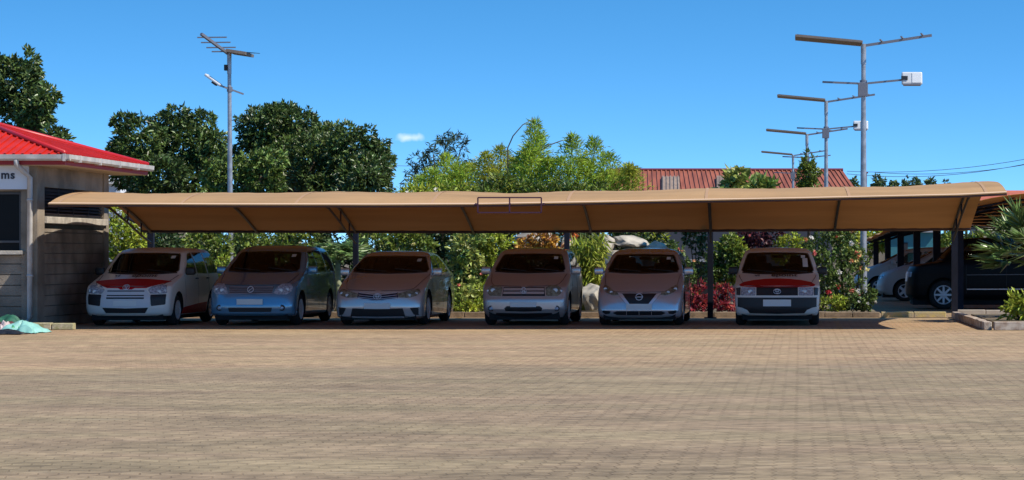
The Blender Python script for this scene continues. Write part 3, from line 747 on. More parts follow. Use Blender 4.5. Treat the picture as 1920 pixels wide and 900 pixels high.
def ring(car, m, cx, cz, rx, rz, off=.02, rad=.006, a0=0, a1=360, tilt=0):
    pts = []
    for k in range(25):
        a = R(a0+(a1-a0)*k/24); pts.append(car.fpt(cx+rx*math.cos(a), cz+rz*math.sin(a)+tilt*rx*math.cos(a), off))
    m.tube(pts, rad, 6)
def lamp(car, root, poly, mt, bulbs, name='headlight'):
    F = lambda a, b, o: car.fpt(a, b, o)
    for pl, bs in ((poly, bulbs), (mir(poly), [(-a, b, r) for a, b, r in bulbs])):
        h = patch(F, rounded(pl, .02), mt, name, root, .008, .022, .03)
        for a, b, r in bs:
            p = F(a, b, .010); mm = MB().lathe([(0, r), (-.004, r*.95), (-.004, r*.55), (-.002, .004)], 'y', 20); o = mm.build('reflector', M_refl, h, smooth=True); o.location = p
def FP(car): return lambda a, b, o: car.fpt(a, b, o)

def paint_mat(name, col, metal=.55, rough=.28):
    return mat(name, col, rough, metal, .5, .9)

# --- two white and red wagons share one body shape
wag_rear = [(.18,4.05),(.28,4.17),(.9,4.2),(1.02,4.17),(1.40,3.98),(1.48,3.80),(1.525,2.9)]
def wagon_nodes(zt=1.525):
    return [(.20,.10,.78,.10,.22),(.24,.03,.81,.10,.22),(.35,0,.83,.10,.22),(.55,.01,.84,.10,.22),(.60,.04,.84,.10,.22),(.73,.09,.835,.10,.22),(.775,.15,.83,.10,.22),(.84,.42,.825,.10,.20),(.93,.80,.82,.12,.20),
     (.985,1.02,.81,.12,.20),(1.01,1.10,.80,.12,.20),(1.20,1.40,.755,.11,.18),(1.40,1.74,.68,.09,.16),(1.44,1.84,.655,.09,.16),(1.47,1.98,.62,.09,.16),(1.495,2.15,.56,.08,.15),(1.512,2.35,.45,.07,.12),(1.525,2.75,.05,.02,.02)]
wag_win = [[(1.42,1.03),(1.94,1.40),(2.22,1.42),(2.22,1.00)], [(2.30,1.00),(2.30,1.42),(3.02,1.42),(3.08,.99)], [(3.16,.99),(3.12,1.42),(3.78,1.40),(3.98,1.00)]]
wag_door = [[(1.28,.32),(1.288,.32),(1.288,.98),(1.28,.98)], [(2.256,.28),(2.264,.28),(2.264,1.42),(2.256,1.42)], [(3.12,.62),(3.128,.62),(3.128,1.0),(3.12,1.0)]]
M_wwhite = mat('white car paint', (.74,.70,.64), .35, 0, .4, .15)
def emblem_oval(car, root, px, py, r=.062):
    (x, z), = car.px([(px, py)]); m = MB()
    ring(car, m, 0, z, r, r*.68); ring(car, m, 0, z, r*.30, r*.62); ring(car, m, 0, z+r*.26, r*.62, r*.28)
    m.build('emblem', M_chrome, root, smooth=True)
def hood_text(car, root, s, z, size, x0, xc, fz_=.36):
    "lettering wrapped onto the bonnet"
    o = text_mesh(s, size, M_text, 'bonnet_lettering', root, (0,0,0), (0,0,0), ext=.0, align='CENTER', bold=.004)
    for v in o.data.vertices:
        a, b = v.co.x+xc, v.co.y; zz = z+b*fz_; p = car.fpt(a, zz, .012); v.co = p
    return o
def finish_side_text(car, root): pass

# car 1 -----------------------------------------------------------
c1 = Car(wagon_nodes(), wag_rear, 4.2, 45.0, gx(234, 45.0))
r1 = make_car('parked_car', 'white estate car with red bonnet front beside the grey building, slatted white grille', 'car', c1, M_wwhite, (.78, 3.33), .30, .19, 'seven', wag_win, (1.015,.70,1.40,.60), (c1.X0, c1.Y0, 0), 0, (1.42, 1.05), wag_door, M_blk, hood=0.775)
F = FP(c1)
lamp(c1, r1, c1.px([(277,543),(288,536.5),(300,535),(314,535),(313,550),(282,551)]), M_lens, [(.62,.66,.045),(.72,.68,.03)])
cor = c1.px([(282,552.5),(312,551.5),(310,571),(283,574)])
for pl in (cor, mir(cor)): patch(F, rounded(pl, .02), M_blk, 'bumper_corner', r1, .006, .02)
gr = c1.px([(234,543.5),(274,543.5),(281,553),(282,575),(272,577),(234,578)]); gr[0] = (0, gr[0][1]); gr[-1] = (0, gr[-1][1])
g = patch(F, full(gr), mat('white grille plastic', (.60,.60,.62), .35), 'grille', r1, .014, .026, .03)
for ya, yb, e in ((545.2,547.2,271), (553.8,555.8,270), (558,560.6,270)):
    q = c1.px([(234,yb),(e,yb),(e,ya),(234,ya)]); q[0] = (0,q[0][1]); q[-1] = (0,q[-1][1]); patch(F, full(q), M_blk, 'slot', g, .017, .006, .05)
q = c1.px([(234,578.5),(278,577),(272,587),(234,587)]); q[0] = (0,q[0][1]); q[-1] = (0,q[-1][1]); patch(F, full(q), M_blk, 'lower_intake', r1, .006, .012)
q = [(0,.70),(.10,.70),(.16,.735),(.38,.735),(.46,.765),(.57,.80),(.70,.835),(.74,.86),(.55,.880),(.30,.900),(0,.908)]
patch(F, full(q), M_redp, 'bonnet_vinyl', r1, .003, .01, .03)
emblem_oval(c1, r1, 232, 539.5); plate(c1, r1, 231, 569, .44, .10)
hood_text(c1, r1, 'vi', .936, .16, 0, -.40); hood_text(c1, r1, 'epoint', .936, .19, 0, .13)
S = lambda a, b, o: c1.spt(a, b, o, 1)
for sd_ in (1, -1):
    patch(lambda a, b, o: c1.spt(a, b, o, sd_), [(1.12,.22),(2.95,.22),(2.95,.42),(2.2,.40),(1.14,.34)], M_redp, 'sill_vinyl', r1, .003, .01, .08)
for (a, b) in ((2.05,.90),(2.92,.90)):
    for sd_ in (1,-1): MB().bar(c1.spt(a, b, .02, sd_), c1.spt(a+.14, b, .02, sd_), .03, .022).build('door_handle', M_blk, r1)

# car 6 -----------------------------------------------------------
c6 = Car(wagon_nodes(), wag_rear, 4.2, 45.3, gx(1457, 45.3))
r6 = make_car('parked_car', 'white estate car with red bonnet band and flat black grille, rightmost in the row', 'car', c6, M_wwhite, (.78, 3.33), .30, .19, 'steel', wag_win, (1.015,.72,1.41,.61), (c6.X0, c6.Y0, 0), 0, (1.42, 1.06), wag_door, M_blk, hood=0.775)
F = FP(c6)
q = c6.px([(1457,539),(1496,539),(1496,554),(1457,554)]); q[0] = (0,q[0][1]); q[-1] = (0,q[-1][1]); g = patch(F, full(q), M_blk, 'grille', r6, .008, .02, .04)
lamp(c6, r6, c6.px([(1497.5,539.5),(1524,539.5),(1525,554),(1498,554)]), M_lens, [(.52,.66,.05)])
ind = c6.px([(1525.5,539),(1534,540),(1535,553),(1526,554)])
for pl in (ind, mir(ind)): patch(F, rounded(pl,.015), mat('grey corner lens', (.06,.06,.06), .1), 'indicator', r6, .008, .02, .03)
q = c6.px([(1457,558),(1535,557.5),(1536,574),(1522,577),(1513,581),(1508,587),(1457,588)]); q[0] = (0,q[0][1]); q[-1] = (0,q[-1][1]); patch(F, full(q), M_blk, 'bumper_insert', r6, .006, .02, .04)
q = [(0,.745),(.55,.745),(.72,.765),(.74,.79),(.66,.84),(.48,.875),(.25,.900),(0,.910)]
patch(F, full(q), M_redp, 'bonnet_vinyl', r6, .003, .01, .03)
emblem_oval(c6, r6, 1457, 547, .07); plate(c6, r6, 1460, 568, .54, .13)
hood_text(c6, r6, 'vi', .940, .16, 0, -.40); hood_text(c6, r6, 'epoint', .940, .20, 0, .13)
(a, b), = c6.px([(1516, 492)])
patch(F, [(.50,1.13),(.60,1.13),(.585,1.30),(.49,1.30)], M_white, 'permit_sticker', r6, .009, .006)
for sx in (-.34, .34):      # seat backs seen through the glass as faint shapes
    pass
for sd_ in (1, -1): patch(lambda a, b, o: c6.spt(a, b, o, sd_), [(1.12,.22),(2.95,.22),(2.95,.42),(2.2,.40),(1.14,.34)], M_redp, 'sill_vinyl', r6, .003, .01, .08)

# car 2 -----------------------------------------------------------
M_blue = paint_mat('pale blue metallic paint', (.14,.30,.44), .45, .25)
n2 = [(.19,.10,.80,.12,.24),(.23,.02,.83,.12,.24),(.38,0,.84,.12,.26),(.52,.03,.845,.12,.28),(.62,.06,.845,.12,.28),(.74,.12,.84,.12,.28),(.79,.20,.835,.12,.26),(.86,.42,.83,.12,.24),(.97,.80,.825,.12,.22),(1.03,1.0,.815,.12,.20),
      (1.22,1.38,.77,.11,.18),(1.42,1.80,.69,.09,.16),(1.48,1.98,.655,.09,.16),(1.52,2.15,.61,.08,.15),(1.55,2.4,.52,.08,.12),(1.565,2.65,.38,.05,.1),(1.58,3.0,.05,.02,.02)]
c2_ = Car(n2, [(.19,4.40),(.3,4.52),(.9,4.55),(1.02,4.52),(1.42,4.28),(1.50,4.1),(1.58,3.1)], 4.55, 45.2, gx(468, 45.2))
r2 = make_car('parked_car', 'light blue family car with wide slatted grille, second from the grey building', 'car', c2_, M_blue, (.82, 3.57), .31, .20, 'five',
   [[(1.52,1.05),(2.05,1.44),(2.42,1.46),(2.42,1.03)], [(2.50,1.03),(2.50,1.46),(3.25,1.46),(3.30,1.02)], [(3.38,1.02),(3.34,1.46),(3.95,1.43),(4.18,1.04)]], (1.05,.70,1.43,.60), (c2_.X0, c2_.Y0, 0), 0, (1.5, 1.07),
   [[(1.30,.3),(1.308,.3),(1.308,1.0),(1.30,1.0)], [(2.456,.28),(2.464,.28),(2.464,1.45),(2.456,1.45)], [(3.34,.66),(3.348,.66),(3.348,1.0),(3.34,1.0)]], hood=0.8)
F = FP(c2_)
lamp(c2_, r2, c2_.px([(512,550),(518,540),(530,532),(545,532),(549,538),(546,547),(538,552),(520,552)]), M_lens, [(.56,.68,.05),(.68,.70,.035)])
q = c2_.px([(468,537.5),(514,537.5),(509,550.5),(468,551.5)]); q[0] = (0,q[0][1]); q[-1] = (0,q[-1][1]); g = patch(F, full(q), M_blk, 'grille', r2, .008, .02, .04)
for ya in (538, 541.8, 545.6, 549.4):
    q = c2_.px([(468,ya+1.6),(512,ya+1.6),(512.5,ya),(468,ya)]); q[0] = (0,q[0][1]); q[-1] = (0,q[-1][1]); patch(F, full(q), mat('blue grey slat', (.34,.38,.46), .25, .5), 'slat', g, .016, .012, .05)
(x, z), = c2_.px([(468, 544)]); m = MB(); ring(c2_, m, 0, z, .058, .052, .028, .007); m.tube([c2_.fpt(-.036, z-.03, .028), c2_.fpt(.036, z+.03, .028)], .007, 6); m.build('emblem', M_chrome, r2, smooth=True)
plate(c2_, r2, 466, 566, .50, .11)
q = c2_.px([(468,577),(510,577),(508,585),(468,585)]); q[0] = (0,q[0][1]); q[-1] = (0,q[-1][1]); patch(F, full(q), M_blk, 'lower_intake', r2, .005, .012)
for sgn in (1, -1):
    p = F(.60*sgn, .35, .004); fo = MB().lathe([(.01,.06),(-.006,.058),(-.002,.045)], 'y', 20).build('fog_lamp_bezel', M_blk, r2, smooth=True); fo.location = p
    fl = MB().lathe([(0,.038),(-.010,.034),(-.014,.004)], 'y', 20).build('fog_lamp', M_lens, fo, smooth=True)

# car 3 -----------------------------------------------------------
M_silv = paint_mat('silver metallic paint', (.60,.58,.57), .45, .27)
n3 = [(.14,.14,.80,.12,.22),(.18,.04,.85,.12,.24),(.36,.0,.868,.13,.26),(.50,.02,.87,.14,.28),(.60,.05,.868,.15,.30),(.665,.10,.866,.16,.30),(.72,.24,.86,.16,.28),(.80,.50,.855,.16,.26),(.90,.86,.85,.15,.24),(.975,1.15,.835,.14,.22),
      (1.0,1.22,.825,.14,.22),(1.15,1.55,.765,.12,.20),(1.32,1.98,.68,.10,.17),(1.38,2.18,.64,.09,.16),(1.42,2.40,.57,.08,.14),(1.445,2.65,.45,.06,.1),(1.46,3.0,.05,.02,.02)]
c3 = Car(n3, [(.14,4.45),(.3,4.60),(.85,4.63),(.99,4.58),(1.01,4.30),(1.12,4.10),(1.36,3.60),(1.42,3.4),(1.46,3.1)], 4.63, 45.3, gx(707, 45.3))
r3 = make_car('parked_car', 'wide silver sedan with narrow winged grille and slim headlights, by the small palm', 'car', c3, M_silv, (.92, 3.60), .32, .215, 'five',
   [[(1.66,1.02),(2.25,1.34),(2.66,1.37),(2.68,.99)], [(2.74,.99),(2.74,1.37),(3.20,1.35),(3.62,1.16),(3.72,1.03)]], (1.03,.76,1.34,.62), (c3.X0, c3.Y0, 0), 0, (1.60, 1.03),
   [[(1.36,.26),(1.368,.26),(1.368,.96),(1.36,.96)], [(2.70,.24),(2.708,.24),(2.708,1.34),(2.70,1.34)]], hood=0.69)
F = FP(c3)
lamp(c3, r3, c3.px([(746,551),(760,547),(786,541),(789,548),(780,555),(766,558.5),(748,558)]), M_lensd, [(.60,.585,.035),(.72,.62,.03)])
q = c3.px([(707,551.5),(730,550.5),(745,548.5),(747,557.5),(728,561.5),(716,564),(707,564.5)]); q[0] = (0,q[0][1]); q[-1] = (0,q[-1][1])
g = patch(F, full(q), mat('blue black grille', (.01,.012,.03), .3), 'grille', r3, .006, .02, .04)
for (a0_, b0_, b1_) in ((553,549,.8),(557,553,.7),(561,557,.7),(563.6,559.2,.7)):
    q = c3.px([(707,a0_+b1_),(744,b0_+b1_),(744,b0_),(707,a0_)]); q[0] = (0,q[0][1]); q[-1] = (0,q[-1][1]); patch(F, full(q), M_chrome, 'slat', g, .012, .008, .05)
emblem_oval(c3, r3, 707, 556.5, .075); plate(c3, r3, 706, 574, .50, .11)
q = c3.px([(707,580),(755,578),(760,593),(707,593.5)]); q[0] = (0,q[0][1]); q[-1] = (0,q[-1][1]); patch(F, full(q), M_blk, 'lower_intake', r3, .005, .012)
q = c3.px([(707,596),(758,595.5),(757,593.6),(707,594)]); q[0] = (0,q[0][1]); q[-1] = (0,q[-1][1]); patch(F, full(q), M_chrome, 'chin_strip', r3, .012, .02)
v = c3.px([(768,577.5),(786,576),(787,591),(776,590)])
for pl in (v, mir(v)): patch(F, rounded(pl, .02), M_blk, 'bumper_vent', r3, .005, .012, .03)

# car 4 -----------------------------------------------------------
M_bei = paint_mat('warm silver paint', (.52,.48,.47), .45, .30)
n4 = [(.16,.16,.74,.12,.24),(.24,.06,.80,.12,.26),(.32,0,.825,.12,.26),(.50,.0,.835,.12,.28),(.60,.05,.84,.12,.28),(.72,.10,.84,.12,.28),(.765,.18,.835,.13,.26),(.84,.42,.83,.13,.24),(.94,.74,.82,.13,.22),(1.0,.92,.81,.13,.20),
      (1.20,1.24,.755,.12,.18),(1.40,1.62,.68,.10,.16),(1.45,1.78,.64,.09,.16),(1.485,2.0,.57,.08,.14),(1.505,2.25,.45,.06,.1),(1.52,2.6,.05,.02,.02)]
c4 = Car(n4, [(.16,3.72),(.3,3.82),(.9,3.85),(1.02,3.80),(1.38,3.58),(1.47,3.4),(1.52,2.7)], 3.85, 45.3, gx(981, 45.3))
r4 = make_car('parked_car', 'warm silver hatchback with square dull headlights and barred grille, fourth car in the row', 'car', c4, M_bei, (.74, 3.12), .30, .19, 'five',
   [[(1.36,1.03),(1.84,1.38),(2.18,1.41),(2.18,1.0)], [(2.25,1.0),(2.25,1.41),(2.92,1.40),(3.02,1.02)], [(3.09,1.02),(3.02,1.39),(3.30,1.35),(3.42,1.06)]], (1.04,.70,1.385,.59), (c4.X0, c4.Y0, 0), 0, (1.36, 1.06),
   [[(1.20,.3),(1.208,.3),(1.208,.98),(1.20,.98)], [(2.21,.28),(2.218,.28),(2.218,1.4),(2.21,1.4)]], hood=0.778)
F = FP(c4)
lamp(c4, r4, c4.px([(1023,540),(1030,535.5),(1044,534.5),(1052,540),(1052,550),(1046,555),(1024,555)]), M_lensd, [(.60,.68,.05),(.70,.67,.03)])
q = c4.px([(981,538.5),(1021,538.5),(1022,555),(981,555)]); q[0] = (0,q[0][1]); q[-1] = (0,q[-1][1]); g = patch(F, full(q), M_blk, 'grille', r4, .006, .02, .04)
for ya, yb in ((540.8,545),(547.2,551.6)):
    q = c4.px([(981,yb),(1020,yb),(1020,ya),(981,ya)]); q[0] = (0,q[0][1]); q[-1] = (0,q[-1][1]); patch(F, full(q), M_bei, 'slat', g, .014, .012, .05)
(x, z), = c4.px([(979.5, 546)]); m = MB(); ring(c4, m, 0, z, .05, .052, .03, .007)
m.tube([c4.fpt(-.022, z+.034, .03), c4.fpt(-.014, z-.036, .03)], .007, 6); m.tube([c4.fpt(.022, z+.034, .03), c4.fpt(.014, z-.036, .03)], .007, 6); m.tube([c4.fpt(-.018, z, .03), c4.fpt(.018, z, .03)], .006, 6)
m.build('emblem', M_chrome, r4, smooth=True)
plate(c4, r4, 979, 571, .50, .10)
q = c4.px([(981,574),(1012,574),(1017,578),(1015,583),(981,584)]); q[0] = (0,q[0][1]); q[-1] = (0,q[-1][1]); patch(F, full(q), M_blk, 'lower_intake', r4, .005, .012)
q = c4.px([(981,587.5),(1034,586.5),(1040,593),(1030,595),(981,595)]); q[0] = (0,q[0][1]); q[-1] = (0,q[-1][1]); patch(F, full(q), M_blk, 'chin', r4, .005, .012)
for sgn in (1, -1):
    p = F(.635*sgn, .335, .004); fo = MB().lathe([(.01,.055),(-.006,.053),(-.002,.04)], 'y', 20).build('fog_lamp_bezel', M_blk, r4, smooth=True); fo.location = p
    MB().lathe([(0,.038),(-.010,.034),(-.014,.004)], 'y', 20).build('fog_lamp', M_lens, fo, smooth=True)

# car 5 -----------------------------------------------------------
M_silb = paint_mat('cool silver paint', (.58,.57,.60), .45, .24)
n5 = [(.14,.16,.76,.12,.24),(.19,.05,.82,.12,.26),(.28,0,.835,.13,.28),(.42,.02,.84,.14,.30),(.55,.06,.84,.15,.32),(.635,.12,.84,.16,.32),(.70,.26,.835,.16,.30),(.80,.52,.83,.16,.28),(.92,.86,.825,.15,.24),(.985,1.06,.81,.14,.22),
      (1.01,1.12,.80,.14,.22),(1.20,1.48,.745,.12,.20),(1.38,1.84,.67,.10,.17),(1.43,2.0,.63,.09,.16),(1.47,2.2,.56,.08,.14),(1.50,2.5,.42,.06,.1),(1.515,2.8,.05,.02,.02)]
c5 = Car(n5, [(.14,3.95),(.3,4.08),(.9,4.1),(1.02,4.05),(1.38,3.78),(1.47,3.55),(1.515,2.9)], 4.1, 45.3, gx(1198, 45.3))
r5 = make_car('parked_car', 'silver hatchback with black V shaped grille edged in chrome, just right of the rocks', 'car', c5, M_silb, (.84, 3.42), .30, .20, 'five',
   [[(1.48,1.03),(2.0,1.36),(2.34,1.40),(2.36,1.0)], [(2.42,1.0),(2.42,1.40),(3.10,1.39),(3.22,1.04)], [(3.29,1.05),(3.22,1.38),(3.48,1.33),(3.60,1.10)]], (1.03,.71,1.375,.59), (c5.X0, c5.Y0, 0), 0, (1.46, 1.05),
   [[(1.28,.3),(1.288,.3),(1.288,.97),(1.28,.97)], [(2.38,.28),(2.388,.28),(2.388,1.38),(2.38,1.38)]], hood=0.662)
F = FP(c5)
lamp(c5, r5, c5.px([(1238,550),(1248,546),(1262,537),(1270,533.5),(1272,541),(1262,549),(1248,554),(1240,553.5)]), M_lensd, [(.55,.64,.03),(.68,.70,.035)])
q = c5.px([(1198,550.5),(1239,550.5),(1228,562),(1220,570),(1198,571)]); q[0] = (0,q[0][1]); q[-1] = (0,q[-1][1]); g = patch(F, full(q), M_blk, 'grille', r5, .006, .02, .04)
q = c5.px([(1231,551.5),(1239,550.5),(1222,570),(1216,570)])
for pl in (q, mir(q)): patch(F, pl, M_chrome, 'chrome_strip', g, .018, .014, .03)
(x, z), = c5.px([(1198, 558)]); m = MB(); ring(c5, m, 0, z, .062, .056, .03, .009); m.tube([c5.fpt(-.075, z, .032), c5.fpt(.075, z, .032)], .011, 6); m.build('emblem', M_chrome, r5, smooth=True)
plate(c5, r5, 1196, 575, .50, .11)
q = c5.px([(1198,583.5),(1240,583.5),(1248,586.5),(1240,590.5),(1198,591)]); q[0] = (0,q[0][1]); q[-1] = (0,q[-1][1]); gg = patch(F, full(q), M_blk, 'lower_intake', r5, .005, .012)
for xx in (-.24, 0, .24): MB().tube([F(xx, .285, .010), F(xx, .215, .010)], .006, 5).build('bar', M_bei, gg)
q = c5.px([(1252,583.5),(1267,582),(1269,585),(1262,589),(1254,588)])
for pl in (q, mir(q)): patch(F, rounded(pl,.01), M_blk, 'bumper_vent', r5, .006, .014, .03)
q = c5.px([(1198,596.5),(1255,595.5),(1270,588.5),(1268,592.5),(1258,598.5),(1198,599.5)]) if False else None

# cars under the second carport, side-on, noses to the left
M_blkp = mat('black car paint', (.005,.005,.006), .35, 0, .12)
ns = [(.26,.12,.88,.10,.20),(.35,.02,.92,.10,.20),(.6,0,.94,.08,.22),(.92,.03,.94,.08,.22),(1.08,.12,.93,.08,.2),(1.14,.34,.92,.08,.2),(1.18,.66,.91,.08,.2),(1.22,.80,.90,.08,.18),(1.45,.99,.84,.08,.16),(1.70,1.24,.78,.07,.15),(1.77,1.38,.74,.07,.15),(1.80,1.7,.62,.06,.12),(1.82,2.3,.05,.02,.02)]
cs = Car(ns, [(.26,4.6),(.4,4.74),(1.1,4.78),(1.2,4.76),(1.68,4.62),(1.78,4.45),(1.83,3)], 4.78)
suv = make_car('parked_suv', 'big black four wheel drive seen side-on under the second carport', 'car', cs, M_blkp, (.92, 3.75), .37, .24, 'eight',
   [[(1.22,1.25),(1.52,1.66),(2.40,1.68),(2.40,1.22)], [(2.48,1.22),(2.48,1.68),(3.38,1.68),(3.40,1.22)], [(3.48,1.22),(3.46,1.68),(4.30,1.66),(4.42,1.24)]], (1.25,.80,1.68,.70),
   (gx(1772, 58.7)-.95, 59.7, 0), R(90), (1.25, 1.24), [[(1.48,.4),(1.488,.4),(1.488,1.12),(1.48,1.12)], [(2.49,.4),(2.498,.4),(2.498,1.55),(2.49,1.55)]])
for sd_ in (1, -1):
    for z in (.52, .60) if False else (.50,):
        patch(lambda a, b, o: cs.spt(a, b, o, sd_), [(1.5,z),(3.3,z),(3.3,z+.025),(1.5,z+.025)], M_chrome, 'side_trim', suv, .012, .02, .1)
    patch(lambda a, b, o: cs.spt(a, b, o, sd_), [(1.5,.86),(4.5,.88),(4.5,.90),(1.5,.88)], mat('grey trim', (.10,.10,.11), .4), 'crease_trim', suv, .006, .012, .1)
suv.rotation_euler = (0, 0, R(-90)); suv.scale = (1, 1, 1)
M_silw = mat('white silver paint', (.40,.39,.385), .45, .1, .3)
nv = [(.20,.12,.80,.10,.22),(.28,.02,.83,.10,.24),(.5,0,.845,.10,.26),(.72,.06,.845,.10,.26),(.84,.16,.84,.10,.24),(.98,.55,.83,.10,.22),(1.06,.80,.82,.10,.2),(1.20,1.05,.78,.1,.2),(1.50,1.62,.68,.09,.16),(1.57,1.85,.62,.08,.16),(1.61,2.15,.5,.07,.1),(1.63,2.6,.05,.02,.02)]
cv = Car(nv, [(.20,4.3),(.4,4.42),(1.1,4.45),(1.2,4.4),(1.48,4.25),(1.57,4.05),(1.63,2.8)], 4.45)
vanwin = [[(1.35,1.10),(1.80,1.44),(2.25,1.48),(2.25,1.06)], [(2.33,1.06),(2.33,1.48),(3.2,1.48),(3.22,1.06)], [(3.30,1.06),(3.28,1.48),(3.95,1.45),(4.1,1.10)]]
van = make_car('parked_minivan', 'pale silver people carrier parked behind the black car under the second carport', 'car', cv, M_silw, (.80, 3.45), .31, .20, 'five', vanwin, (1.09,.70,1.47,.60),
   (gx(1700, 69)-.85, 69.9, 0), R(-90), (1.3, 1.12), [[(1.15,.3),(1.158,.3),(1.158,1.0),(1.15,1.0)], [(2.29,.3),(2.298,.3),(2.298,1.45),(2.29,1.45)]])
F = FP(cv); lamp(cv, van, [(.42,.66),(.70,.68),(.72,.80),(.45,.78)], M_lens, [(.6,.73,.04)])
patch(F, full([(0,.62),(.36,.62),(.38,.74),(0,.75)]), M_blk, 'grille', van, .006, .02, .05)
F = FP(cs); lamp(cs, suv, [(.46,.80),(.80,.82),(.80,.94),(.48,.94)], M_lens, [(.65,.87,.05)])
patch(F, full([(0,.70),(.42,.70),(.42,.94),(0,.95)]), M_chrome, 'grille', suv, .006, .02, .05)
v2 = copy_tree(van); v2.location = (gx(1650, 78)-.85, 78.9, 0); tag(v2, 'pale car farthest back under the second carport, half hidden by the rose bush', 'car'); v2.name = 'parked_minivan.001'

# ------------------------------------------------------------------ foliage
def leaves(C, Nn, L, Wd, droop=.3, fold=.25, ax=None, jit=.5):
    """one folded leaf (two triangles pairs) per point C, pointing along Nn; returns verts, faces"""
    n = len(C); d = Nn + rng.normal(0, jit, (n,3)); d[:,2] -= droop; d /= np.linalg.norm(d, axis=1)[:,None]+1e-9
    u = rng.normal(0, 1, (n,3)); s = np.cross(d, u); s /= np.linalg.norm(s, axis=1)[:,None]+1e-9
    nn = np.cross(s, d); l = (L*rng.uniform(.65, 1.3, n))[:,None]; wv = (Wd*rng.uniform(.7, 1.3, n))[:,None]
    p0 = C; p1 = C + d*l*.5 + s*wv*.5 + nn*wv*fold; p2 = C + d*l - nn*l*.12; p3 = C + d*l*.5 - s*wv*.5 + nn*wv*fold
    V = np.stack([p0, p1, p2, p3], 1).reshape(-1, 3)
    k = np.arange(n)[:,None]*4; Fc = np.concatenate([k+np.array([0,1,2]), k+np.array([0,2,3])], 0)
    return V, Fc
def mesh_np(name, parts, m, parent=None, origin=(0,0,0)):
    off = 0; Vs = []; Fs = []
    for V, Fc in parts: Vs.append(V); Fs.append(Fc+off); off += len(V)
    V = np.concatenate(Vs)-np.array(origin); Fc = np.concatenate(Fs)
    me = bpy.data.meshes.new(name); me.vertices.add(len(V)); me.vertices.foreach_set('co', V.astype(np.float32).ravel())
    me.loops.add(Fc.size); me.loops.foreach_set('vertex_index', Fc.astype(np.int32).ravel())
    me.polygons.add(len(Fc)); me.polygons.foreach_set('loop_start', np.arange(0, Fc.size, 3, dtype=np.int32))
    me.update(calc_edges=True); me.validate(); me.materials.append(m)
    o = bpy.data.objects.new(name, me); COL.objects.link(o)
    if parent: o.parent = parent
    return o
def lobe_points(lobes, per, rmin=.72):
    "points in the outer shell of each ellipsoid (cx,cy,cz,rx,ry,rz); those buried deep in another lobe are dropped"
    P = []; Dn = []
    for (cx,cy,cz,rx,ry,rz) in lobes:
        n = int(per*(rx*ry+rx*rz+ry*rz)/3*4); d = rng.normal(0,1,(n,3)); d /= np.linalg.norm(d,axis=1)[:,None]
        r = rng.uniform(rmin, 1.06, n)[:,None]; P.append(np.array([cx,cy,cz])+d*r*np.array([rx,ry,rz])); Dn.append(d)
    P = np.concatenate(P); Dn = np.concatenate(Dn); keep = np.ones(len(P), bool)
    for (cx,cy,cz,rx,ry,rz) in lobes:
        q = (P-np.array([cx,cy,cz]))/np.array([rx,ry,rz]); keep &= (q**2).sum(1) > (rmin-.12)**2
    return P[keep], Dn[keep]
def rosettes(P, Dn, k, L, Wd, droop, jit=.7):
    "k leaves fan out from every twig tip"
    C = np.repeat(P, k, 0)+rng.normal(0, L*.15, (len(P)*k, 3)); D2 = np.repeat(Dn, k, 0)
    return leaves(C, D2, L, Wd, droop, jit=jit)
def leafmat(name, col, col2, rough=.45, tr=.22, ns=.8, spec=.35):
    return mat(name, col, rough, 0, spec, col2=col2, nscale=ns, leaf=True, transl=tr)
LM = {
 'mango': leafmat('dark glossy tree leaves', (.090,.130,.030), (.045,.075,.022), .36, .15, .45, .5),
 'mangob': leafmat('mid green tree leaves', (.125,.175,.035), (.060,.100,.024), .38, .18, .5, .45),
 'hedge': leafmat('hedge leaves', (.17,.21,.030), (.060,.095,.016), .40, .25, 1.3, .45),
 'lime': leafmat('yellow green leaves', (.34,.37,.04), (.17,.22,.028), .45, .3, 1.4),
 'variegated': leafmat('variegated leaves', (.34,.36,.09), (.10,.16,.03), .42, .25, 2.2, .5),
 'bamboo': leafmat('fine bright green leaves', (.34,.43,.055), (.20,.29,.035), .5, .45, .9),
 'bambooy': leafmat('fine yellowish leaves', (.40,.41,.055), (.25,.28,.035), .5, .45, .9),
 'acacia': leafmat('dull blue green leaves', (.042,.070,.035), (.025,.042,.022), .55, .2, .6),
 'red': leafmat('crimson leaves', (.36,.045,.055), (.13,.018,.024), .45, .3, 5),
 'maroon': leafmat('maroon leaves', (.09,.022,.030), (.030,.012,.016), .45, .2, 3),
 'croton': leafmat('orange and yellow croton leaves', (.50,.26,.03), (.14,.05,.03), .45, .25, 4),
 'orange': leafmat('orange leaves', (.55,.13,.02), (.30,.06,.02), .45, .25, 4),
 'rose': leafmat('rose leaves', (.13,.18,.04), (.05,.085,.02), .45, .25, 2.5),
 'fan': leafmat('fan palm leaves', (.17,.25,.07), (.08,.13,.04), .35, .25, 1.5, .6),
 'conif': leafmat('conifer needles', (.10,.14,.05), (.06,.09,.03), .6, .1, .3),
 'dark': leafmat('dark shrub leaves', (.06,.095,.026), (.03,.05,.015), .45, .15, 1.0),  # dark green is the leaf colour itself
}
def trunk_mesh(base, tops, r0):
    m = MB(); base = Vector(base); h = (sum((Vector(t) for t in tops), Vector())/len(tops)-base); fork = base+h*.42
    m.tube([base, base+h*.2+Vector((.05,.02,0)), fork], [r0*1.25, r0*.95, r0*.8], 10)
    for t in tops:
        t = Vector(t); mid = fork.lerp(t, .5)+Vector((0,0,h.length*.06)); m.tube([fork, mid, t], [r0*.6, r0*.35, r0*.12], 7)
    return m
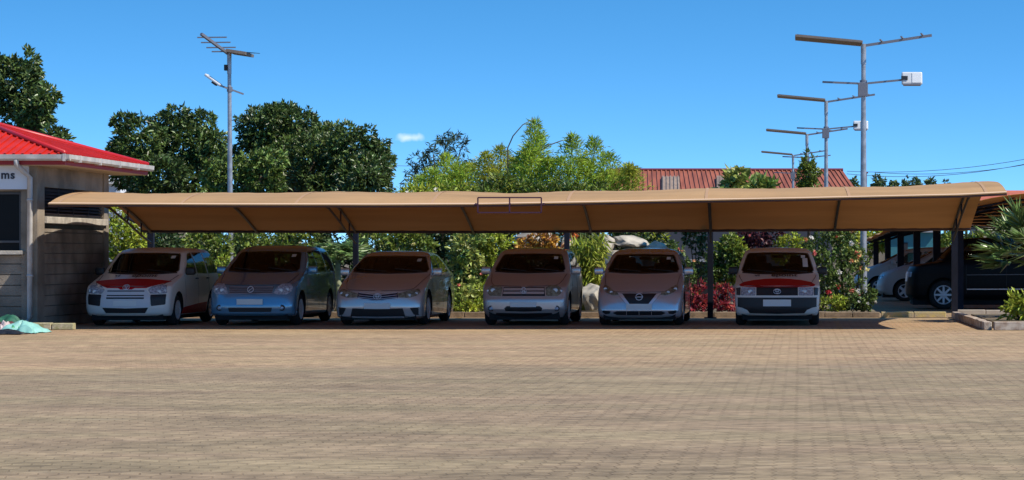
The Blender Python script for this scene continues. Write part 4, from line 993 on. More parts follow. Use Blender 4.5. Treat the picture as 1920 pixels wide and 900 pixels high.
def px_lobes(spec, Y, ks=None):
    "spec: (px, py, half width px, half height px, depth shift)"
    out = []
    for (a, b, rw, rh, dy) in spec:
        y = Y+dy; c = at(a, b, y); k = y/CF; out.append((c.x, c.y, c.z, rw*k, min(rw, rh)*k*1.1 if rh*2 > rw else rw*k*.8, rh*k))
    return out
def split_lobes(lobes, n, f=.42):
    "break big lobes into many uneven clumps on their surface"
    out = []
    for (cx,cy,cz,rx,ry,rz) in lobes:
        out.append((cx,cy,cz,rx*.74,ry*.74,rz*.74))
        for _ in range(n):
            d = rng.normal(0,1,3); d /= np.linalg.norm(d); d[1] = -abs(d[1]) if rng.random() < .45 else d[1]; g = f*rng.uniform(.55, 1.15)
            out.append((cx+d[0]*rx*.76, cy+d[1]*ry*.76, cz+d[2]*rz*.76, rx*g, ry*g, rz*g*.85))
    return out
DENS = {'mango_tree': 5.5, 'far_tree': 5, 'hedge': 6, 'acacia_tree': 3.2, 'tree': 3, 'bush': 4, 'red_plant': 1.3, 'cypress': 4}
def tree(name, label, spec, Y, lm, leaf=(.30,.10), per=14, k=7, droop=.25, nsplit=9, f=.42, base=None, r0=.22, cat='tree', group=None, zb=0, rmin=.72, jit=.7):
    if name == 'mango_tree': leaf = (leaf[0]*.68, leaf[1]*.78); per *= 1.35
    lobes = px_lobes(spec, Y); bx = np.mean([l[0] for l in lobes]) if base is None else gx(base, Y); by = np.mean([l[1] for l in lobes])
    t = thing(name, label, cat, (bx, by, zb), 0, group)
    per = per*DENS.get(name, 2.6); leaf = (leaf[0]*.86, leaf[1]*.9)
    sl = split_lobes(lobes, nsplit, f); P, D = lobe_points(sl, per, rmin); P_, D_ = P[P[:,2] > zb+.05], D[P[:,2] > zb+.05]
    mesh_np('crown', [rosettes(P_, D_, k, leaf[0], leaf[1], droop, jit)], LM[lm], t, (bx, by, zb))
    tm = trunk_mesh((bx, by, zb), [(l[0], l[1], l[2]) for l in lobes], r0); local(tm, t).build('trunk', M_bark, t, smooth=True)
    return t
# big dark trees behind the carport
TY = 74
tree('mango_tree', 'big dark glossy leaved tree between the red roof and the left lamp pole', [(262,262,62,55,0),(345,268,62,72,1),(300,340,80,62,-1),(235,310,30,40,0),(394,292,38,56,0),(370,340,60,50,0)], TY, 'mango', group='big dark trees behind the carport', r0=.35)
tree('mango_tree', 'lower mid green tree crown behind the left lamp pole between two bigger crowns', [(440,335,50,44,-3),(490,330,48,50,-3),(420,390,60,44,-3)], TY-1, 'mangob', group='big dark trees behind the carport', nsplit=8, r0=.25)
tree('mango_tree', 'tallest dark tree crown, right of the left lamp pole', [(488,236,44,48,0),(470,290,38,56,0),(515,228,40,44,0),(560,240,50,50,1),(590,300,66,66,-1),(520,300,60,55,0),(620,262,34,38,0)], TY+2, 'mango', group='big dark trees behind the carport', r0=.38)
tree('mango_tree', 'dark rounded tree crown nearest the small cloud', [(668,285,48,54,0),(708,308,36,48,0),(690,350,60,54,-1),(640,345,50,50,0)], TY, 'mango', group='big dark trees behind the carport', r0=.3)
tree('mango_tree', 'dark tree rising behind the red roof at the left edge', [(28,160,60,66,0),(72,205,36,50,-1),(20,230,70,60,0),(95,265,30,35,-2)], 72, 'mango', group=None, r0=.35, leaf=(.34,.12), per=12)
# thin feathery tree
t = tree('acacia_tree', 'open feathery dark tree with sky showing through, right of the small cloud', [(835,262,30,22,0),(865,275,22,16,1),(790,300,26,20,0),(812,290,22,26,1),(872,300,18,14,-1),(775,330,20,26,0),(830,325,26,30,0),(860,335,24,26,0)], 88, 'acacia', leaf=(.30,.045), per=7, k=9, nsplit=7, f=.36, r0=.14, rmin=.35, jit=.9)
# long spindly clump trees, bamboo-like plumes
def plume(name, label, stems, Y, lm, group, leaf=(.16,.026), n=240, spread=.34, cat='bamboo'):
    bx = np.mean([gx(s[0][0], Y) for s in stems]); t = thing(name, label, cat, (bx, Y, 0), 0, group)
    parts = []; m = MB()
    for (b, tp, bend) in stems:
        p0 = at(b[0], b[1], Y+rng.uniform(-.8,.8)); p2 = at(tp[0], tp[1], Y+rng.uniform(-.8,.8)); mid = (p0+p2)/2+Vector((bend, 0, .25))
        ts = np.linspace(0,1,9); pts = [p0*(1-u)**2+mid*2*u*(1-u)+p2*u*u for u in ts]; pts = [Vector((p0.x, p0.y, 0))]+pts
        m.tube(pts, list(np.linspace(.035,.006,len(pts))), 5)
        h = (p2-p0).length; N_ = int(n*h*1.5)
        u = rng.uniform(0,1,N_); base = np.array([list(p0*(1-a)**2+mid*2*a*(1-a)+p2*a*a) for a in u])
        w = (spread*1.15*(1-u)**.95+.035)[:,None]; d = rng.normal(0,1,(N_,3)); d[:,2] = d[:,2]*.5+.25
        C = base+d*w*np.array([1,1,.8]); parts.append(leaves(C, d*.6+np.array([0,0,.5]), leaf[0], leaf[1], .1, jit=.5))
    mesh_np('leaves', parts, LM[lm], t, (bx, Y, 0)); local(m, t).build('stem', mat('green cane', (.12,.16,.04), .5), t, smooth=True)
    return t
G = 'bright plumes behind the carport'
plume('bamboo', 'low bright green plume in front of the feathery tree', [((835,400),(838,292),.1),((820,400),(812,320),-.2),((852,400),(862,310),.2),((800,410),(790,335),-.1),((845,400),(850,330),0)], 66, 'bamboo', G, spread=.36, n=380)
plume('bamboo', 'olive green plume between the feathery tree and the tallest plume', [((905,410),(912,290),0),((925,410),(938,278),.2),((890,410),(885,310),-.2),((950,400),(962,300),.2),((915,400),(925,320),0)], 68, 'bambooy', G, spread=.42, n=400)
plume('bamboo', 'tallest pointed bright green plume with two thin bare arching stalks beside it', [((990,400),(1003,228),.05),((972,400),(982,285),0),((1012,400),(1026,300),.2),((1004,400),(1012,252),0),((990,400),(994,275),0)], 66, 'bamboo', G, spread=.27, n=400)
plume('bamboo', 'twin peaked bright green plume left of the long brown roof', [((1070,400),(1075,256),-.1),((1090,400),(1112,262),.3),((1060,400),(1052,300),-.2),((1110,410),(1140,290),.3),((1080,400),(1090,300),0),((1100,400),(1105,310),.1)], 66, 'bamboo', G, spread=.42, n=400)
plume('bamboo', 'short yellowish plume in front of the left end of the long brown roof', [((1150,400),(1150,325),0),((1170,400),(1178,312),.1),((1185,400),(1186,318),0),((1130,400),(1128,330),0)], 66, 'bambooy', G, spread=.30, n=320)
for k, (pts, lab) in enumerate(([[(952,278),(962,255),(980,234),(1002,222)], 'bare thin stalk arching up left of the tallest plume'], [[(1012,284),(1030,272),(1052,264),(1072,260)], 'bare thin stalk leaning right between the two tall plumes'])):
    Y = 66; mm = MB().tube([Vector((at(pts[0][0],0,Y).x, Y, 0))]+[at(a,b,Y) for a,b in pts], [.03,.022,.018,.014,.008], 5); o = mm.build('stalk', mat('dry stalk', (.12,.11,.06), .7), smooth=True); tag(o, lab, 'stalk')
# shrubs whose tops show just over the canopy
def shrub(label, spec, Y, lm, leaf=(.12,.05), per=60, k=4, name='shrub', cat='shrub', group=None, nsplit=8, f=.42, droop=.1, r0=.04, zb=.09, flowers=None, base=None, rmin=.6):
    t = tree(name, label, spec, Y, lm, leaf, per, k, droop, nsplit, f, base, r0, cat, group, zb, rmin)
    if flowers:
        lobes = px_lobes(spec, Y); 
        for (cols, n, r) in flowers:
            r = r*.8
            P, D = lobe_points(lobes, 40, .95); sel = (D[:,1] < -.1) & (P[:,2] > zb+.15); P = P[sel]; idx = rng.permutation(len(P))[:n]
            for i in idx:
                c = P[i]+np.array([0,-.06,.02]); mfl = cols[rng.integers(len(cols))]
                parts = []; q = rng.normal(0,1,(14,3)); q /= np.linalg.norm(q,axis=1)[:,None]
                V, Fc = leaves(np.repeat(c[None],14,0), q, r, r*.9, -.1, jit=.1)
                mesh_np('flower', [(V,Fc)], mfl, t, t.location)
    return t
M_pink = mat('salmon petals', (.72,.20,.16), .6, transl=.2); M_redf = mat('red petals', (.50,.03,.03), .6, transl=.2); M_org = mat('peach petals', (.75,.36,.16), .6, transl=.2); M_wh = mat('white petals', (.75,.72,.66), .6, transl=.2); M_yel = mat('pale yellow petals', (.70,.62,.25), .6, transl=.2)
shrub('olive green bush crest with tiny white blossoms showing over the canopy below the feathery tree', [(800,368,45,26,0),(860,372,50,34,0),(770,380,30,22,0)], 64, 'lime', (.20,.06), 30, 5, zb=0, r0=.06, flowers=[([M_wh,M_yel], 7, .12)], name='bush', cat='bush')
shrub('dense green bush crest over the middle of the canopy between the plumes', [(930,370,50,40,0),(1000,372,55,42,0),(1060,376,50,34,0),(1120,380,45,30,0)], 64, 'hedge', (.20,.06), 30, 5, zb=0, r0=.06, name='bush', cat='bush')
shrub('large leaved pale green bush in front of the long brown roof', [(1385,340,22,24,0),(1420,348,22,16,0),(1368,358,20,16,0),(1440,356,16,14,0)], 60, 'variegated', (.30,.13), 26, 5, zb=0, r0=.06, name='bush', cat='bush', nsplit=6)
t = shrub('narrow conical green cypress beside the farthest lamp poles', [(1516,302,14,26,0),(1517,328,22,26,0),(1517,362,27,40,0)], 60, 'hedge', (.13,.05), 60, 5, zb=0, r0=.08, name='cypress', cat='tree', nsplit=9, f=.34)

# under the canopy, behind the kerb
HY = 53.6
shrub('sunlit yellow green bush squeezed between the grey building and the first carport post', [(232,440,34,48,0),(225,505,32,50,0),(262,480,22,42,0),(212,400,16,22,0)], 53.4, 'lime', (.13,.055), 60, 5)
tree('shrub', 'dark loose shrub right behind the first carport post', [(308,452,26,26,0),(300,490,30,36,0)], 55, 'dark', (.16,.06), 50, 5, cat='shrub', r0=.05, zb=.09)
shrub('dark shrub with pale leaf tips right of the pale block wall', [(372,455,30,30,0),(412,458,30,30,0),(390,510,50,50,0)], 55, 'hedge', (.15,.07), 40, 4)
shrub('small yellow green plant between the white estate car and the light blue car', [(416,500,16,26,0),(424,540,18,40,0)], 52.8, 'lime', (.12,.05), 70, 5)
shrub('dark green shrub behind the light blue car', [(470,452,40,26,0),(530,450,40,26,0),(500,510,70,60,0),(575,450,26,30,0)], 56, 'hedge', (.15,.06), 40, 4)
shrub('glossy shrub just right of the second carport post behind the silver sedan', [(700,455,34,30,0),(745,452,30,30,0),(720,515,60,60,0)], 56, 'hedge', (.15,.06), 40, 4)
G = 'variegated garden shrubs between the silver sedan and the warm silver hatchback'
shrub('tall bright shrub behind the right side of the wide silver sedan', [(790,470,36,40,0),(800,530,40,56,0),(770,440,26,22,0)], 54.4, 'hedge', (.13,.06), 60, 5, group=G, flowers=[([M_yel], 3, .07)])
shrub('broad shrub with yellow splashed leaves right of the wide silver sedan', [(870,470,40,40,0),(865,535,42,50,0),(850,560,36,28,-.8),(895,450,26,24,0)], 53.8, 'variegated', (.17,.08), 45, 5, group=G, flowers=[([M_yel,M_pink], 5, .06)])
shrub('bright green shrub touching the left mirror of the fourth car', [(928,462,34,36,0),(925,520,30,50,0),(915,555,22,28,-.6)], 54.2, 'lime', (.13,.055), 60, 5, group=G)
shrub('low golden ground plant at the kerb left of the fourth car', [(870,575,34,12,0),(900,572,20,12,0)], 52.2, 'lime', (.12,.05), 80, 5, name='plant', cat='plant', nsplit=5)
shrub('orange and yellow croton above the roof of the fourth car', [(1012,452,28,20,0),(1035,470,18,18,0),(985,462,18,16,0)], 55, 'croton', (.15,.07), 60, 5, name='croton', cat='plant')
shrub('small orange leaved plant touching the canopy pipe right of the croton', [(1072,434,18,10,0),(1070,450,14,16,0)], 55.5, 'orange', (.12,.05), 70, 5, name='croton', cat='plant')
shrub('bright green bush behind the rocks under the canopy', [(1200,438,36,16,0),(1235,442,20,14,0),(1160,440,20,12,0),(1210,470,50,30,0)], 62, 'lime', (.15,.06), 40, 5)
shrub('small shrub with dull pink heads right of the silver hatchback', [(1268,470,18,18,0),(1285,505,20,30,0),(1300,540,22,24,0)], 53.8, 'rose', (.11,.05), 70, 5, flowers=[([M_pink,M_org], 7, .05)])
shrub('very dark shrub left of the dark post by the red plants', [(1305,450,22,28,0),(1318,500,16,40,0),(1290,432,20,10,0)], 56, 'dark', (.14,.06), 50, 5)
shrub('neat round leafy bush right of the dark post above the red plants', [(1362,490,32,42,0),(1370,460,22,20,0),(1350,520,26,28,0)], 54, 'hedge', (.10,.06), 110, 5, nsplit=12)
shrub('yellow green upright shrub touching the left mirror of the rightmost white and red car', [(1392,495,12,36,.4),(1385,460,10,16,.4)], 53.6, 'lime', (.12,.05), 80, 5)
shrub('maroon leaved bush over the roof of the rightmost white and red car', [(1400,446,28,18,0),(1425,452,30,22,0),(1445,440,22,12,0)], 56, 'maroon', (.15,.06), 60, 5, flowers=[([M_pink], 3, .06)])
shrub('light yellow green shrub between the maroon bush and the roses', [(1480,452,28,18,0),(1465,475,26,20,0),(1500,465,24,22,0)], 56, 'lime', (.13,.05), 50, 5)
G = 'red leaved plants along the kerb'
for i, (a, lab) in enumerate(((1296,'red leaved plant half behind the rear wheel of the silver hatchback'),(1316,'red leaved plant directly left of the dark post'),(1346,'red leaved plant directly right of the dark post'),(1366,'red leaved plant beside the rightmost white and red car'))):
    shrub(lab, [(a,556,13,24,rng.uniform(-.2,.2)),(a+3,572,14,14,-.2),(a-2,542,9,12,0)], 52.6, 'red', (.13,.05), 110, 6, name='red_plant', cat='plant', group=G, nsplit=6, droop=-.2)
G = 'rose bushes right of the rightmost car'
FL = [([M_pink,M_redf,M_org,M_yel,M_wh], 12, .085)]
shrub('rose bush leaning over the right rear corner of the rightmost white and red car', [(1525,470,28,34,0),(1545,440,26,20,0),(1550,520,24,50,0)], 53.6, 'rose', (.10,.05), 70, 5, group=G, flowers=FL, nsplit=10)
shrub('rose bush with the most salmon flowers left of the near right lamp pole', [(1585,470,28,40,0),(1578,535,30,50,0),(1575,440,26,16,0)], 53.9, 'rose', (.10,.05), 70, 5, group=G, flowers=FL, nsplit=10)
shrub('leggy rose stems around the foot of the near right lamp pole', [(1612,490,18,30,0),(1604,525,20,36,0)], 54.2, 'rose', (.10,.045), 50, 5, group=G, flowers=[([M_pink,M_org,M_yel], 5, .08)])
shrub('low rounded bush with small white flowers at the end of the garden bed', [(1620,565,24,22,0),(1598,572,18,16,0),(1632,552,14,14,0)], 52.4, 'rose', (.09,.045), 120, 5, flowers=[([M_wh], 9, .05)])
shrub('low green ground plants between the rightmost car and the rose bushes', [(1560,572,26,14,0),(1575,565,20,14,0)], 52.3, 'lime', (.09,.04), 110, 5, name='plant', cat='plant')
# drooping cane plant
t = thing('cane_plant', 'drooping green plant with long thin leaves left of the rocks', 'plant', (gx(1100,53.8), 53.8, .09)); parts = []; m = MB()
for i in range(26):
    a = rng.uniform(-1,1); top = at(1100+a*34, rng.uniform(428,475), 53.8+rng.uniform(-.5,.3)); b = Vector((t.location.x+a*.1, 53.8, .09))
    mid = (top+b)/2+Vector((a*.1,0,.1)); pts = [b, mid, top]; m.tube(pts, [.014,.01,.004], 5)
    tt = rng.uniform(.35,1,34); C = np.array([list(b*(1-u)**2+mid*2*u*(1-u)+top*u*u) for u in tt]); d = rng.normal(0,1,(34,3)); d[:,2] = -.2
    parts.append(leaves(C, d, .36, .035, .75, jit=.2))
mesh_np('leaves', parts, LM['bambooy'], t, t.location); local(m, t).build('stem', MATS['green cane'], t, smooth=True)
# small areca palm
def palm(name, label, px, Y, ztop, n, L, zb=.09, cat='palm', stem=.07):
    X = gx(px, Y); t = thing(name, label, cat, (X, Y, zb)); parts = []; m = MB()
    m.tube([(X,Y,zb),(X+.02,Y,zb+(ztop-zb)*.5),(X,Y,ztop)], [stem*1.2, stem, stem*.8], 10); local(m, t).build('trunk', mat('pale palm stem', (.34,.36,.20), .6, noise=.3, nscale=12), t, smooth=True)
    r = MB()
    for i in range(n):
        a = 2*math.pi*i/n+rng.uniform(-.2,.2); el = rng.uniform(.3,1.2); l = L*rng.uniform(.8,1.15)
        p0 = Vector((X,Y,ztop)); d = Vector((math.cos(a)*math.cos(el), math.sin(a)*math.cos(el), math.sin(el)))
        pts = [p0+d*l*u+Vector((0,0,-.55*l*u*u)) for u in np.linspace(0,1,8)]; r.tube(pts, [.012,.01,.009,.008,.007,.006,.004,.003], 4)
        side = d.cross(Vector((0,0,1))).normalized(); u = rng.uniform(.15,1,80); C = np.array([list(p0+d*l*q+Vector((0,0,-.55*l*q*q))) for q in u])
        sg_ = np.where(rng.random(80) < .5, -1, 1)[:,None]; Dn = np.array(side)[None]*sg_ + np.array(d)[None]*.7
        parts.append(leaves(C, Dn, .34, .035, .45, jit=.12))
    local(r, t).build('frond_stem', MATS['green cane'], t, smooth=True); mesh_np('frond', parts, LM['fan'], t, t.location); return t
palm('areca_palm', 'small palm with a pale slim stem between the light blue car and the silver sedan', 633, 53.2, 1.25, 13, 1.1)
# fan palm at the right edge
def fan_palm(label, px, Y, zc, n, L, zb):
    X = gx(px, Y); t = thing('fan_palm', label, 'palm', (X, Y, zb)); parts = []; m = MB(); m.tube([(X,Y,zb),(X,Y,zc)], [.16,.13], 10); local(m, t).build('trunk', M_bark, t, smooth=True); r = MB()
    for i in range(n):
        a = rng.uniform(0, 2*math.pi); el = rng.uniform(-.35,1.25); d = Vector((math.cos(a)*math.cos(el), math.sin(a)*math.cos(el), math.sin(el))); l = L*rng.uniform(.5,.8)
        p = Vector((X,Y,zc))+d*l+Vector((0,0,-.1*l)); r.tube([(X,Y,zc), tuple(p)], [.014,.009], 5)
        s = d.cross(Vector((0,0,1))).normalized(); up = s.cross(d).normalized(); k = 24; ang = np.linspace(-1.25,1.25,k)
        Dn = np.array([list(d*math.cos(q)+s*math.sin(q)+up*.15) for q in ang]); V, Fc = leaves(np.repeat(np.array(p)[None],k,0), Dn, L*.62, .05, .12, jit=.05); parts.append((V,Fc))
    local(r, t).build('frond_stem', MATS['green cane'], t, smooth=True); mesh_np('frond', parts, LM['fan'], t, t.location); return t
fan_palm('fan palm with spiky green leaves at the right edge', 1934, 48, 1.42, 34, .95, .10)
shrub('low lime green leafy plant in the planter island below the fan palm', [(1905,572,26,20,0),(1890,585,18,12,0),(1925,580,24,18,0)], 45.5, 'lime', (.16,.06), 60, 5, name='plant', cat='plant', zb=.10)

# rocks
M_rock = mat('pale layered rock', (.46,.41,.33), .9, col2=(.20,.175,.14), nscale=2.2, bump=.8, bscale=9)
def rock(label, c, s, seed, rz=0., rot=(0,0,0), name='rock'):
    bm = bmesh.new(); bmesh.ops.create_icosphere(bm, subdivisions=4, radius=1); r_ = np.random.default_rng(seed); ph = r_.uniform(0,6,(7,3)); fr = r_.uniform(1.2,5,(7,3))
    cuts = [Vector(v).normalized() for v in r_.normal(0,1,(9,3))]
    for v in bm.verts:
        p = v.co.copy()
        for cn in cuts:
            d = p.dot(cn)
            if d > .68: p -= cn*(d-.68)
        k = 1+sum(.035*math.sin(fr[i][0]*p.x*2+ph[i][0])*math.sin(fr[i][1]*p.y*2+ph[i][1])*math.sin(fr[i][2]*p.z*2+ph[i][2]) for i in range(7)); v.co = Vector((p.x*s[0]*k, p.y*s[1]*k, p.z*s[2]*k))
    me = bpy.data.meshes.new(name); bm.to_mesh(me); bm.free(); me.materials.append(M_rock); o = bpy.data.objects.new(name, me); COL.objects.link(o); o.location = c; o.rotation_euler = (rot[0], rot[1], rz); smooth_angle(o, 28)
    return tag(o, label, 'rock', 'rockery boulders under the canopy')
def prock(label, x0, x1, y0, y1, Y, seed, dy=.5, rot=(0,0,0)):
    c = at((x0+x1)/2, (y0+y1)/2, Y); k = Y/CF; rock(label, c, ((x1-x0)/2*k*1.15, dy, (y1-y0)/2*k*1.2), seed, 0, rot)
prock('long pale slab rock lying highest above the silver hatchback', 1140, 1212, 442, 466, 56.5, 1, .6, (0,.14,0))
prock('blocky pale rock at the right end of the rockery', 1205, 1262, 452, 484, 56.3, 2, .5)
prock('narrow slanting rock at the upper left of the rockery', 1128, 1152, 436, 478, 56.2, 3, .4, (0,-.35,0))
prock('rough brown rock face behind the windscreen of the silver hatchback', 1118, 1200, 462, 540, 56, 4, .6)
prock('mottled boulder at the kerb between the fourth car and the silver hatchback', 1090, 1136, 530, 586, 53.0, 5, .45)
prock('grey rock directly right of the roof of the fourth car', 1048, 1078, 442, 484, 55.6, 6, .4)
prock('big rock base hidden low behind the silver hatchback', 1130, 1270, 480, 590, 56.6, 7, .6)
prock('brownish rock behind the croton over the fourth car', 968, 1050, 432, 476, 57.5, 8, .5)

# background walls and houses seen under and over the canopy
def house_box(m, x0, x1, y0, y1, z0, z1): return m.box((x0,y0,z0),(x1,y1,z1))
pw = thing('block_wall', 'pale cream block wall glimpsed between the first post and the left lamp pole', 'wall', (gx(335,62), 62, 0))
m = MB()
for k in range(11):
    for i in range(4): m.box((gx(312,62)+i*.27-(.13 if k%2 else 0)+.006, 62, k*.2+.006), (gx(312,62)+i*.27-(.13 if k%2 else 0)+.264, 62.2, k*.2+.194))
local(m, pw).build('blocks', mat('cream block', (.55,.46,.34), .9, noise=.2, nscale=4), pw)
local(MB().box((gx(312,62)-.12, 62.01, 0), (gx(312,62)+1.04, 62.18, 2.2)), pw).build('mortar', M_block, pw)
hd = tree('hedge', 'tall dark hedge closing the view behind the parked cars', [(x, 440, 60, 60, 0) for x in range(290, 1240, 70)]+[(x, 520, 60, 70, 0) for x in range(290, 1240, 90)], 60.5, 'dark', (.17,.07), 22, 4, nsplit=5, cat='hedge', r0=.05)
# dark blue-grey building
db = thing('dark_building', 'dark blue grey wall with a pale ledge between the rocks and the round bush', 'building', (gx(1290,64), 64, 0))
local(MB().box((gx(1240,64), 64, 0), (gx(1560,64), 69, 2.35)), db).build('wall', mat('dark blue render', (.045,.05,.07), .7), db)
local(MB().box((gx(1244,64), 63.7, gz(489,64)-.03), (gx(1350,64), 64, gz(486,64))), db).build('ledge', mat('grey ledge', (.30,.31,.34), .7), db)
local(MB().box((gx(1300,64), 63.93, .05), (gx(1335,64), 64.0, 1.1)), db).build('door', M_blk, db)
# white house at the left behind the grey building
wh = thing('white_house', 'white house wall with blue grey base glimpsed right of the grey building', 'building', (-25.5, 86, 0))
local(MB().box((-33, 86, 2.9), (gx(226,86), 90, gz(323,86))), wh).build('upper_wall', mat('white render', (.72,.74,.78), .8), wh)
local(MB().box((-33, 86.01, 0), (gx(226,86), 90, 2.9)), wh).build('lower_wall', mat('blue grey render', (.32,.37,.44), .8), wh)
local(MB().box((-33.2, 85.7, gz(343,86)-.05), (gx(228,86), 86.2, gz(343,86)+.08)), wh).build('ledge', mat('cream ledge', (.55,.52,.48), .8), wh)
# long brown metal roof
M_brn = mat('weathered red brown roof sheet', (.33,.105,.062), .6, spec=.25, col2=(.22,.068,.042), nscale=1.2, stretch=(3,.4,.4))
RY = 132
lr = thing('long_roofed_building', 'long low building with a rusty red brown ribbed metal roof behind the carport', 'building', (gx(1360,RY), RY, 0))
xa, xb = gx(1136, RY), gx(1590, RY); ze, zr = gz(354, RY)-.25, gz(319.5, RY+4)
m = MB(); yr_ = RY+4.2
m.add([(xa,RY,ze),(xb+.6,RY,ze),(gx(1580,yr_),yr_,zr),(gx(1140,yr_),yr_,zr)], [(0,1,2,3)]); m.add([(xa,RY+8.4,ze),(xb+.6,RY+8.4,ze),(gx(1580,yr_),yr_,zr),(gx(1140,yr_),yr_,zr)], [(3,2,1,0)])
m.add([(xb+.6,RY,ze),(xb+.6,RY+8.4,ze),(gx(1580,yr_),yr_,zr)], [(0,1,2)])
k = 0; x = xa
while x < xb+.5:
    u = (x-xa)/(xb+.6-xa); xt = gx(1140,yr_)+u*(gx(1580,yr_)-gx(1140,yr_)); m.bar((x,RY,ze+.03),(xt,yr_,zr+.03),.07,.06); x += .27
rf2 = local(m, lr).build('roof', M_brn, lr)
local(MB().tube([(gx(1138,yr_),yr_,zr+.05),(gx(1581,yr_),yr_,zr+.05)], .09, 6), lr).build('ridge_cap', mat('dark maroon ridge', (.16,.02,.035), .5), rf2)
def on_roof(px, f): X = gx(px, RY+4.2*f); return Vector((X, RY+4.2*f-.05, ze+(zr-ze)*f+.10))
for (p0, p1, f0, f1) in ((1241,1275,-.02,.63),(1344,1358,-.02,.63)):
    a_, b_, c_, d_ = on_roof(p0,f0), on_roof(p1,f0), on_roof(p1-1,f1), on_roof(p0,f1); mm = MB(); up_ = Vector((0,-.02,.03)); mm.add([a_,b_,c_,d_]+[v+up_ for v in (a_,b_,c_,d_)], [(0,1,2,3),(4,5,6,7),(0,1,5,4),(1,2,6,5),(2,3,7,6),(3,0,4,7)])
    for q in np.linspace(.08,.92,5): mm.bar(a_.lerp(b_,q)+up_*2, d_.lerp(c_,q)+up_*2, .06, .05)
    local(mm, lr).build('skylight_sheet', mat('grey translucent sheet', (.30,.22,.165), .6, noise=.3), rf2)
local(MB().box((xa+.5, RY+.5, 0), (xb, RY+7.9, ze-.02)), lr).build('wall', mat('cream render', (.45,.38,.30), .9), lr)
# orange roofed house at the right
oh = thing('orange_roofed_house', 'low house with an orange red roof and white gable tip at the right edge', 'building', (gx(1870,117), 117, 0))
Yh = 117; m = MB(); z0_, z1_ = gz(378,Yh), gz(357,Yh+3); m.add([(gx(1828,Yh),Yh,z0_),(28,Yh,z0_),(28,Yh+3,z1_),(gx(1846,Yh+3),Yh+3,z1_)], [(0,1,2,3)]); m.add([(gx(1828,Yh),Yh+6,z0_),(28,Yh+6,z0_),(28,Yh+3,z1_),(gx(1846,Yh+3),Yh+3,z1_)], [(0,1,2,3)])
local(m, oh).build('roof', mat('orange red roof', (.55,.14,.07), .6, noise=.25, nscale=1.5), oh)
m = MB().box((gx(1834,Yh),Yh+.3,0),(27.5,Yh+5.7,z0_-.02)); m.add([(gx(1829,Yh),Yh-.02,z0_-.05),(gx(1840,Yh),Yh-.02,z0_-.05),(gx(1834,Yh),Yh-.02,gz(364,Yh))], [(0,1,2)]); local(m, oh).build('wall', mat('buff render', (.38,.30,.22), .9), oh)
tb = thing('teal_building', 'teal painted wall seen between the posts of the second carport', 'building', (gx(1712,100), 100, 0))
local(MB().box((gx(1668,100),100,0),(gx(1754,100),104,gz(436,100))), tb).build('wall', mat('teal paint', (.03,.17,.21), .7, noise=.15), tb)
local(MB().box((gx(1666,100),99.8,gz(436,100)+.004),(gx(1756,100),104.2,gz(432,100))), tb).build('roof_edge', mat('grey ledge', (.3,.3,.3)), tb)
local(MB().box((gx(1690,100),99.96,0),(gx(1702,100),100.0,1.9)), tb).build('door', M_blk, tb)
# low wall behind the second carport and trees there
o = MB().box((1.5, 108, 0), (40, 108.3, 1.8)).build('boundary_wall', mat('stained boundary wall', (.30,.26,.21), .9, noise=.3)); tag(o, 'low stained boundary wall far behind the second carport', 'wall')
shrub('green trees behind the boundary wall seen over the black four wheel drive', [(1790,455,50,26,0),(1850,455,50,28,0),(1910,445,50,34,0),(1740,455,60,20,2)], 105, 'hedge', (.35,.14), 8, 5, name='tree', cat='tree', zb=0, r0=.15)
shrub('dull green tree seen between the near lamp pole and the first dark posts', [(1655,450,36,26,0),(1620,455,40,30,0),(1590,450,40,30,0)], 104, 'bambooy', (.35,.14), 8, 5, name='tree', cat='tree', zb=0, r0=.15)
ch = thing('red_chimney', 'thin maroon square pillar rising behind the near right lamp pole', 'chimney', (gx(1622.5,125), 125, 0))
local(MB().box((gx(1619.5,125),125,0),(gx(1625.5,125),125.3,gz(325,125))).box((gx(1617.5,125),124.95,gz(325,125)),(gx(1627.5,125),125.35,gz(322.5,125))), ch).build('pillar', mat('maroon paint', (.22,.03,.03), .6), ch)
# far conifers
G = 'far row of dark rounded trees on the horizon at the right'
M_far = LM['conif']
for (a, top, wd, lab) in ((1600,334,12,'farthest left small tree of the far row'),(1647,329,17,'widest tree of the far row, right of the near lamp pole'),(1676,334,10,'small pointed tree right of the widest far tree'),(1698,331,9,'narrow pointed far tree, third right of the near lamp pole'),(1718,333,10,'low round far tree in the middle of the row'),(1744,331,12,'far tree second from the right end of the row'),(1772,338,11,'low far tree at the right end of the row, nearest the canopy crest'),(1812,343,9,'tiny far tree just showing over the raised end of the canopy')):
    Y = 290; tree('far_tree', lab, [(a, top+16, wd, 10, 0),(a, top+9, wd*.62, 9, 0),(a,top+30,wd*1.2,18,0)], Y, 'conif', (.55,.25), 2.2, 6, nsplit=5, group=G, r0=.3, rmin=.5)
